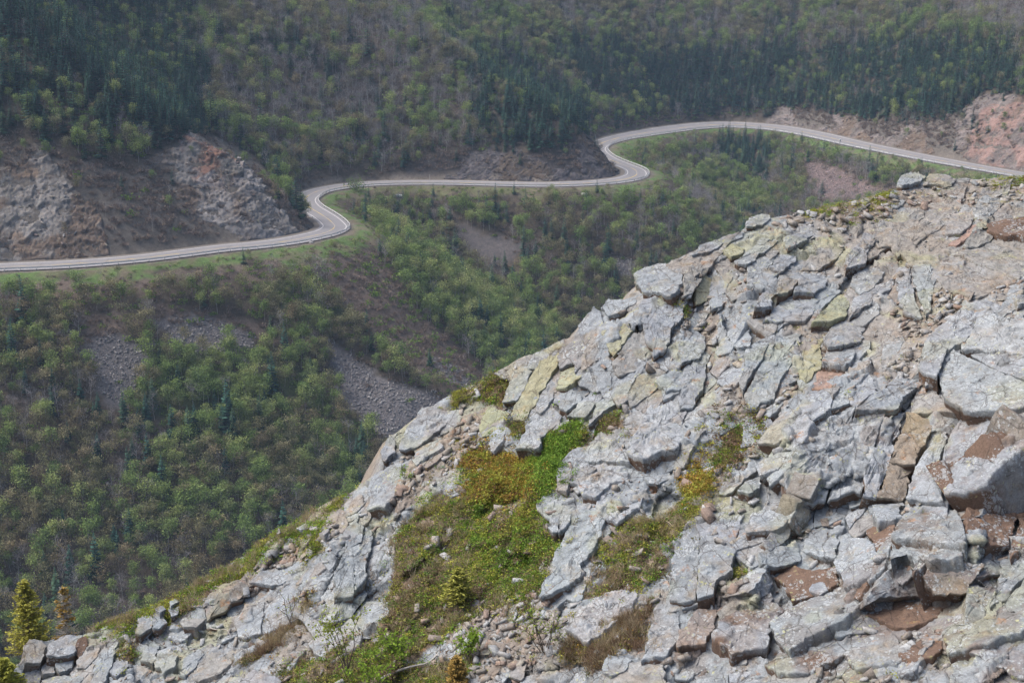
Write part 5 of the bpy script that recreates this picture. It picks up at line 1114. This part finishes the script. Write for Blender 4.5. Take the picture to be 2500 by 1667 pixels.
NAMES = dict(birch='birch_tree', olive='budding_tree', bare='bare_tree', spruce='spruce_tree', pale='blossoming_tree')
LOOK = dict(birch='green birch', olive='brownish budding birch', bare='bare grey tree', spruce='dark pointed spruce', pale='pale yellow-green tree')
AREAS = [ # (uphill?, x0, x1, y0, y1, phrase), first hit wins
    (1, -99, 330, 330, 700, 'on the grey left part of the big rock cut'), (1, 330, 820, 345, 700, 'on the rusty right part of the big rock cut'), (1, -99, 200, 220, 400, 'atop the grey rock cut'), (1, 200, 560, 220, 400, 'above the middle of the rock cut'),
    (1, -99, 260, 110, 230, 'deep in the dark wood'), (1, 260, 560, 110, 230, 'in the wood over the rusty rock'), (1, -99, 260, -99, 110, 'in the top corner of the wood'), (1, 260, 560, -99, 110, 'at the top edge above the rusty rock'),
    (1, 560, 800, 250, 520, 'in the hollow behind the lower hairpin bend'), (1, 560, 800, 110, 250, 'halfway up the hillside behind the lower hairpin'), (1, 560, 800, -99, 110, 'at the top edge behind the lower hairpin'), (1, 800, 1180, 300, 460, 'just above the level middle stretch of road'),
    (1, 800, 1180, 160, 300, 'halfway up the slope over the level road'), (1, 800, 1180, -99, 160, 'high on the hillside over the level road'), (1, 1180, 1500, 250, 460, 'on the rocky nose beside the upper hairpin'), (1, 1180, 1500, 120, 250, 'on the spur crest above the rocky nose'), (1, 1180, 1500, -99, 120, 'at the top edge behind the spur crest'),
    (1, 1500, 1850, 190, 420, 'just above the far bend of the road'), (1, 1500, 1850, 90, 190, 'halfway up the far hillside'), (1, 1500, 1850, -99, 90, 'at the top of the far hillside'), (1, 1850, 2200, 200, 460, 'along the top of the pink rock cut'), (1, 1850, 2200, 90, 200, 'halfway up over the pink rock cut'), (1, 1850, 2200, -99, 90, 'at the top edge over the pink rock cut'),
    (1, 2200, 2700, 170, 460, 'around the red rock face'), (1, 2200, 2700, -99, 170, 'at the top corner above the red rock face'),
    (0, -99, 220, 600, 790, 'under the guardrail at the left edge'), (0, 220, 560, 600, 770, 'between the guardrail and the twin scree patches'), (0, 560, 900, 560, 790, 'on the slope under the lower hairpin'), (0, -99, 210, 790, 960, 'left of the narrow scree chute'), (0, 210, 420, 770, 1010, 'beside the narrow scree chute'),
    (0, 420, 640, 790, 960, 'just below the twin scree patches'), (0, 640, 950, 790, 960, 'left of the wide grey scree'), (0, -99, 210, 960, 1130, 'in the lower wood at the left edge'), (0, 210, 450, 960, 1130, 'in the lower wood below the scree chute'), (0, 450, 700, 960, 1130, 'in the middle of the green lower wood'), (0, 700, 1000, 960, 1200, 'beside the crest boulder, low in the wood'),
    (0, -99, 200, 1130, 1300, 'over the small crest spruces'), (0, 200, 430, 1130, 1300, 'in the brown lower wood above the crest grass'), (0, 430, 700, 1130, 1320, 'close behind the crest grass'), (0, -99, 200, 1300, 1900, 'right behind the small crest spruces'), (0, 200, 700, 1300, 1900, 'at the wood foot behind the crest grass'),
    (0, 900, 1080, 440, 620, 'at the upper end of the green belt'), (0, 1080, 1330, 440, 560, 'below the level road, above the dark scree'), (0, 1330, 1560, 440, 600, 'below the upper hairpin guardrail'), (0, 900, 1150, 620, 800, 'in the middle of the green belt'), (0, 1150, 1450, 560, 720, 'in the gully under the dark scree'), (0, 1150, 1450, 720, 1000, 'at the lower end of the green belt'),
    (0, 900, 1150, 800, 1000, 'beside the brown bare slope'), (0, 1450, 1700, 300, 400, 'beside the far road inside the upper bend'), (0, 1450, 1700, 400, 720, 'on the spur below the upper hairpin'), (0, 1700, 1900, 300, 560, 'in the side valley under the far bend'), (0, 1900, 2700, 300, 560, 'around the pink scree under the far road')]
def place_name(k):
    for u, x0, x1, y0, y1, ph in AREAS:
        if (s[k] > 0) == bool(u) and x0 <= px[k] < x1 and y0 <= py[k] < y1: return ph
    return 'on the hillside above the road' if s[k] > 0 else 'on the slope below the road'
NEAR = ['a birch', 'a budding tree', 'a bare tree', 'another spruce', 'a pale tree']
def near_word(k):
    dd = (P[:, 0]-P[k, 0])**2+(P[:, 1]-P[k, 1])**2; dd[k] = 1e9; o_ = np.argpartition(dd, 2)[:2]; o_ = o_[np.argsort(dd[o_])]; a, b = kind[o_[0]], kind[o_[1]]
    if dd[o_[0]] > 16: return ', standing alone'
    n_ = [NEAR[j].replace('another', 'another' if kind[k] == 3 else 'a') for j in (a, b)]
    return ', between '+n_[0]+' and '+n_[1] if a != b and a+b < 20 and dd[o_[1]] < 9 and hash((int(P[k, 0]), 1)) % 2 else ', beside '+n_[0]
def size_word(k): return 'tall' if scl[k] > .98 else 'short' if scl[k] < .74 else 'middling'
appar = F/d*scl*8; top_y = py-appar; vis = appar*np.where((py-.6*appar > crest(px)) | (px < 4) | (px > 2496) | (py < 25) | (top_y > 1640), 0, 1)
single = np.zeros(len(P), bool)
for k, nm in enumerate(KN):
    idx_ = np.nonzero(kind == k)[0]; idx_ = idx_[vis[idx_] > 0]; idx_ = idx_[np.argsort(-vis[idx_])][:290]
    for i in idx_:
        single[i] = True; t = empty(NAMES[nm], P[i]); t.rotation_euler.z = rz[i]; t.scale = (scl[i],)*3; v = var[i]
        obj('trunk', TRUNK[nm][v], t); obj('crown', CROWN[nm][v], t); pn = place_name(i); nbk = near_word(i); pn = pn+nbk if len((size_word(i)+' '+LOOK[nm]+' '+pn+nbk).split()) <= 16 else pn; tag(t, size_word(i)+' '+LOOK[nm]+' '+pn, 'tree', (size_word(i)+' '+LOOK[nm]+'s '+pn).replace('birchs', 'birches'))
rest = ~single; print('trees', len(P), 'single', single.sum(), np.bincount(kind))
for k, nm in enumerate(KN):
    m = rest & (kind == k)
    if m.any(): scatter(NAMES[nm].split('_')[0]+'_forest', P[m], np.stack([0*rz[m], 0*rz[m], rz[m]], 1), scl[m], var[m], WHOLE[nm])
# brush under and between the trees
P, px, py, d = candidates(1.7); s = road_s(P); ok = (px > -600) & (px < 3100) & (py > -200) & (py < crest(px)+330) & ((s < -8.5) | (s > 8.5)); P, px, py, d, s = (a[ok] for a in (P, px, py, d, s))
dens = np.full(len(P), .55); dens[inany(px, py, SCREE+PINKSCREE)] = .03; dens[inany(px, py, BROWN)] = .95; cl_ = inany(px, py, CLIFF); dens[cl_] = np.where(fbm(P[cl_]/10, 2, 430) > .12, .5, .07); dens[inany(px, py, SCRUB)] = .95; dens[(s > 8) & (s < 22) & ~cl_] = .95; dens[(s > -15) & (s < 0)] = .45
ok = rg.random(len(P)) < dens; P, px, py, d, s = (a[ok] for a in (P, px, py, d, s)); ok = seen(P, 1.5); P, px, py, d, s = (a[ok] for a in (P, px, py, d, s))
gr = (rg.random(len(P)) < np.where(inany(px, py, SCRUB+CLIFF), .04, 1)*np.where(inany(px, py, GREENB+GREEND), .75, np.where((s > -22) & (s < 0), .65, .3))); print('brush', len(P))
for nm, m in (('shrub', ~gr), ('gshrub', gr)):
    n = m.sum(); scatter('brown_brush' if nm == 'shrub' else 'green_brush', P[m], np.stack([0*rg.random(n), 0*rg.random(n), rg.uniform(0, 6.3, n)], 1), rg.uniform(.7, 1.6, n)*np.where((s[m] > -15) & (s[m] < 0), .5, 1)*np.where(inany(px[m], py[m], SCRUB), 1.25, 1), rg.integers(0, 4, n), SHR[nm])
# stones of the scree chutes
Ps = []
for pl_ in SCREE[:4]+SCREE[5:]+PINKSCREE:
    w_ = march(np.array([a for a, _ in pl_]), np.array([b for _, b in pl_]))[0]; (x0, y0), (x1, y1) = w_[:, :2].min(0)-3, w_[:, :2].max(0)+3; x, y = np.meshgrid(np.arange(x0, x1, .5), np.arange(y0, y1, .5)); x = x.ravel()+rg.uniform(-.25, .25, x.size); y = y.ravel()+rg.uniform(-.25, .25, y.size); z = np.stack([x, y, terr(x, y)], 1); a, b, _ = proj(z); m = inpoly(a+30*fbm(z/3.5, 3, 451), b+30*fbm(z/3.5, 3, 452), pl_); Ps.append(z[m])
Ps = np.concatenate(Ps); px, py, d = proj(Ps); ok = (px > -20) & (px < 2520) & (py < crest(px)+60); Ps, px, py = Ps[ok], px[ok], py[ok]; jx, jy = px+30*fbm(Ps/3.5, 3, 451), py+30*fbm(Ps/3.5, 3, 452); a_ = inany(jx, jy, SCREE[:4]+SCREE[5:]); b_ = inany(jx, jy, PINKSCREE)
scree_me = [lump_mesh('scree_stone', 960+k, M_CLIFF, np.array(c_), .0, 10) for k, c_ in enumerate([(.18, .172, .178), (.225, .215, .218), (.125, .12, .125), (.28, .268, .265)])]; SCV = variants('scree', scree_me)
for nm, m in (('scree', a_), ('pink_scree', b_)):
    n = m.sum(); scatter(nm, Ps[m]+[0, 0, .05], rg.uniform(0, 6.3, (n, 3)), .22+.7*rg.random(n)**3, rg.integers(0, 4, n), SCV if nm == 'scree' else variants('pink_scree', [lump_mesh('scree_stone', 970+k, M_CLIFF, np.array(c_), .0, 10) for k, c_ in enumerate([(.23, .185, .18), (.19, .16, .157), (.27, .215, .205), (.16, .138, .138)])]))

# ------------------------------------------------------------------ small things along the road
def ground_far(px_, py_): return march(np.array([px_]), np.array([py_]))[0][0]
def boulder_far(px_, py_, sz, label, seed):
    p = ground_far(px_, py_); me = lump_mesh('boulder', seed, M_CLIFF, np.array([.42, .41, .40]), .0, 30); o = obj('boulder', me); o.location = p+np.array([0, 0, sz*.2]); o.scale = (sz*1.4, sz, sz); tag(o, label, 'boulder')
boulder_far(1427, 476, 1.7, 'lone white boulder in scrub below the upper hairpin guardrail', 1)
boulder_far(760, 594, 1.0, 'small white boulder on the grass under the lower hairpin', 2)
p = ground_far(975, 482); cv = Bag(); cv.add(tube(np.array([[-1.7, -.6, .9], [0, 0, .55], [1.7, .6, .1]]), [.55, .55, .55], 14)); cv2 = Bag(); cv2.add(tube(np.array([[1.68, .6, .1], [1.74, .62, .09]]), [.62, .62], 14))
t = empty('culvert_pipe', p); obj('pipe', cv.mesh('pipe', mg.m), t); obj('end_collar', cv2.mesh('end_collar', mg.m), t); tag(t, 'grey metal culvert pipe sticking out of the bank below the road', 'pipe')
def road_post(px_, py_, h, sign, label, off):
    i = seg_index(px_, py_); q = RC[i]+RLEFT[i]*off; t = empty('sign_post' if sign else 'marker_post', (q[0], q[1], ROAD_Z-.1)); b = Bag(); b.add(tube(np.array([[0, 0, 0], [0, 0, h]]), [.07, .06], 6)); obj('pole', b.mesh('pole', mpost.m), t)
    if sign: mesh('sign_board', box(0, .06, h*.55, .75, .04, h*.45), BOXF, mg.m, t)
    tag(t, label, 'sign' if sign else 'post')
road_post(2083, 352, 2.6, True, 'small grey sign standing at the outer edge of the far road', -6.6)
road_post(1485, 346, 3.0, False, 'thin white marker post on the inner side of the far road', 6.0)
road_post(1051, 446, 2.4, False, 'thin grey marker post on the inner edge of the level stretch', 5.0)
p = ground_far(868, 462)
t = empty('roadside_bush', p); rgb = np.random.default_rng(3); b = Bag(); C = rgb.normal(size=(520, 3))*[1.9, 1.4, 1.15]; C[:, 2] = np.abs(C[:, 2]+1.2)*1.25; b.add(leaf_quads(C, .42, rgb, .3, .8), np.repeat(rgb.uniform(.55, 1.4, 520), 4)); obj('foliage', b.mesh('foliage', ML['gshrub']), t); st_ = Bag()
for k in range(9): st_.add(tube(np.array([[0, 0, -.3], rgb.normal(size=3)*[.6, .6, .2]+[0, 0, 1.3], rgb.normal(size=3)*[1.2, 1.0, .4]+[0, 0, 2.8]]), [.06, .04, .015], 4))
obj('stem', st_.mesh('stem', M_GREYB), t); tag(t, 'leafy green bush hiding the guardrail behind the lower hairpin bend', 'bush')

# ------------------------------------------------------------------ the air
hz = mesh('haze', box(70, 480, -110, 900, 1120, 330), BOXF, None); hm = bpy.data.materials.new('valley_haze'); hm.use_nodes = True; hm.node_tree.nodes.clear()
ho = hm.node_tree.nodes.new('ShaderNodeOutputMaterial'); pv = hm.node_tree.nodes.new('ShaderNodeVolumePrincipled'); pv.inputs['Density'].default_value = HAZE_D; pv.inputs['Color'].default_value = (.52, .72, 1.0, 1); pv.inputs['Anisotropy'].default_value = 0.0
hm.node_tree.links.new(pv.outputs[0], ho.inputs['Volume']); hz.data.materials.append(hm); tag(hz, kind='stuff'); hz.display_type = 'WIRE'
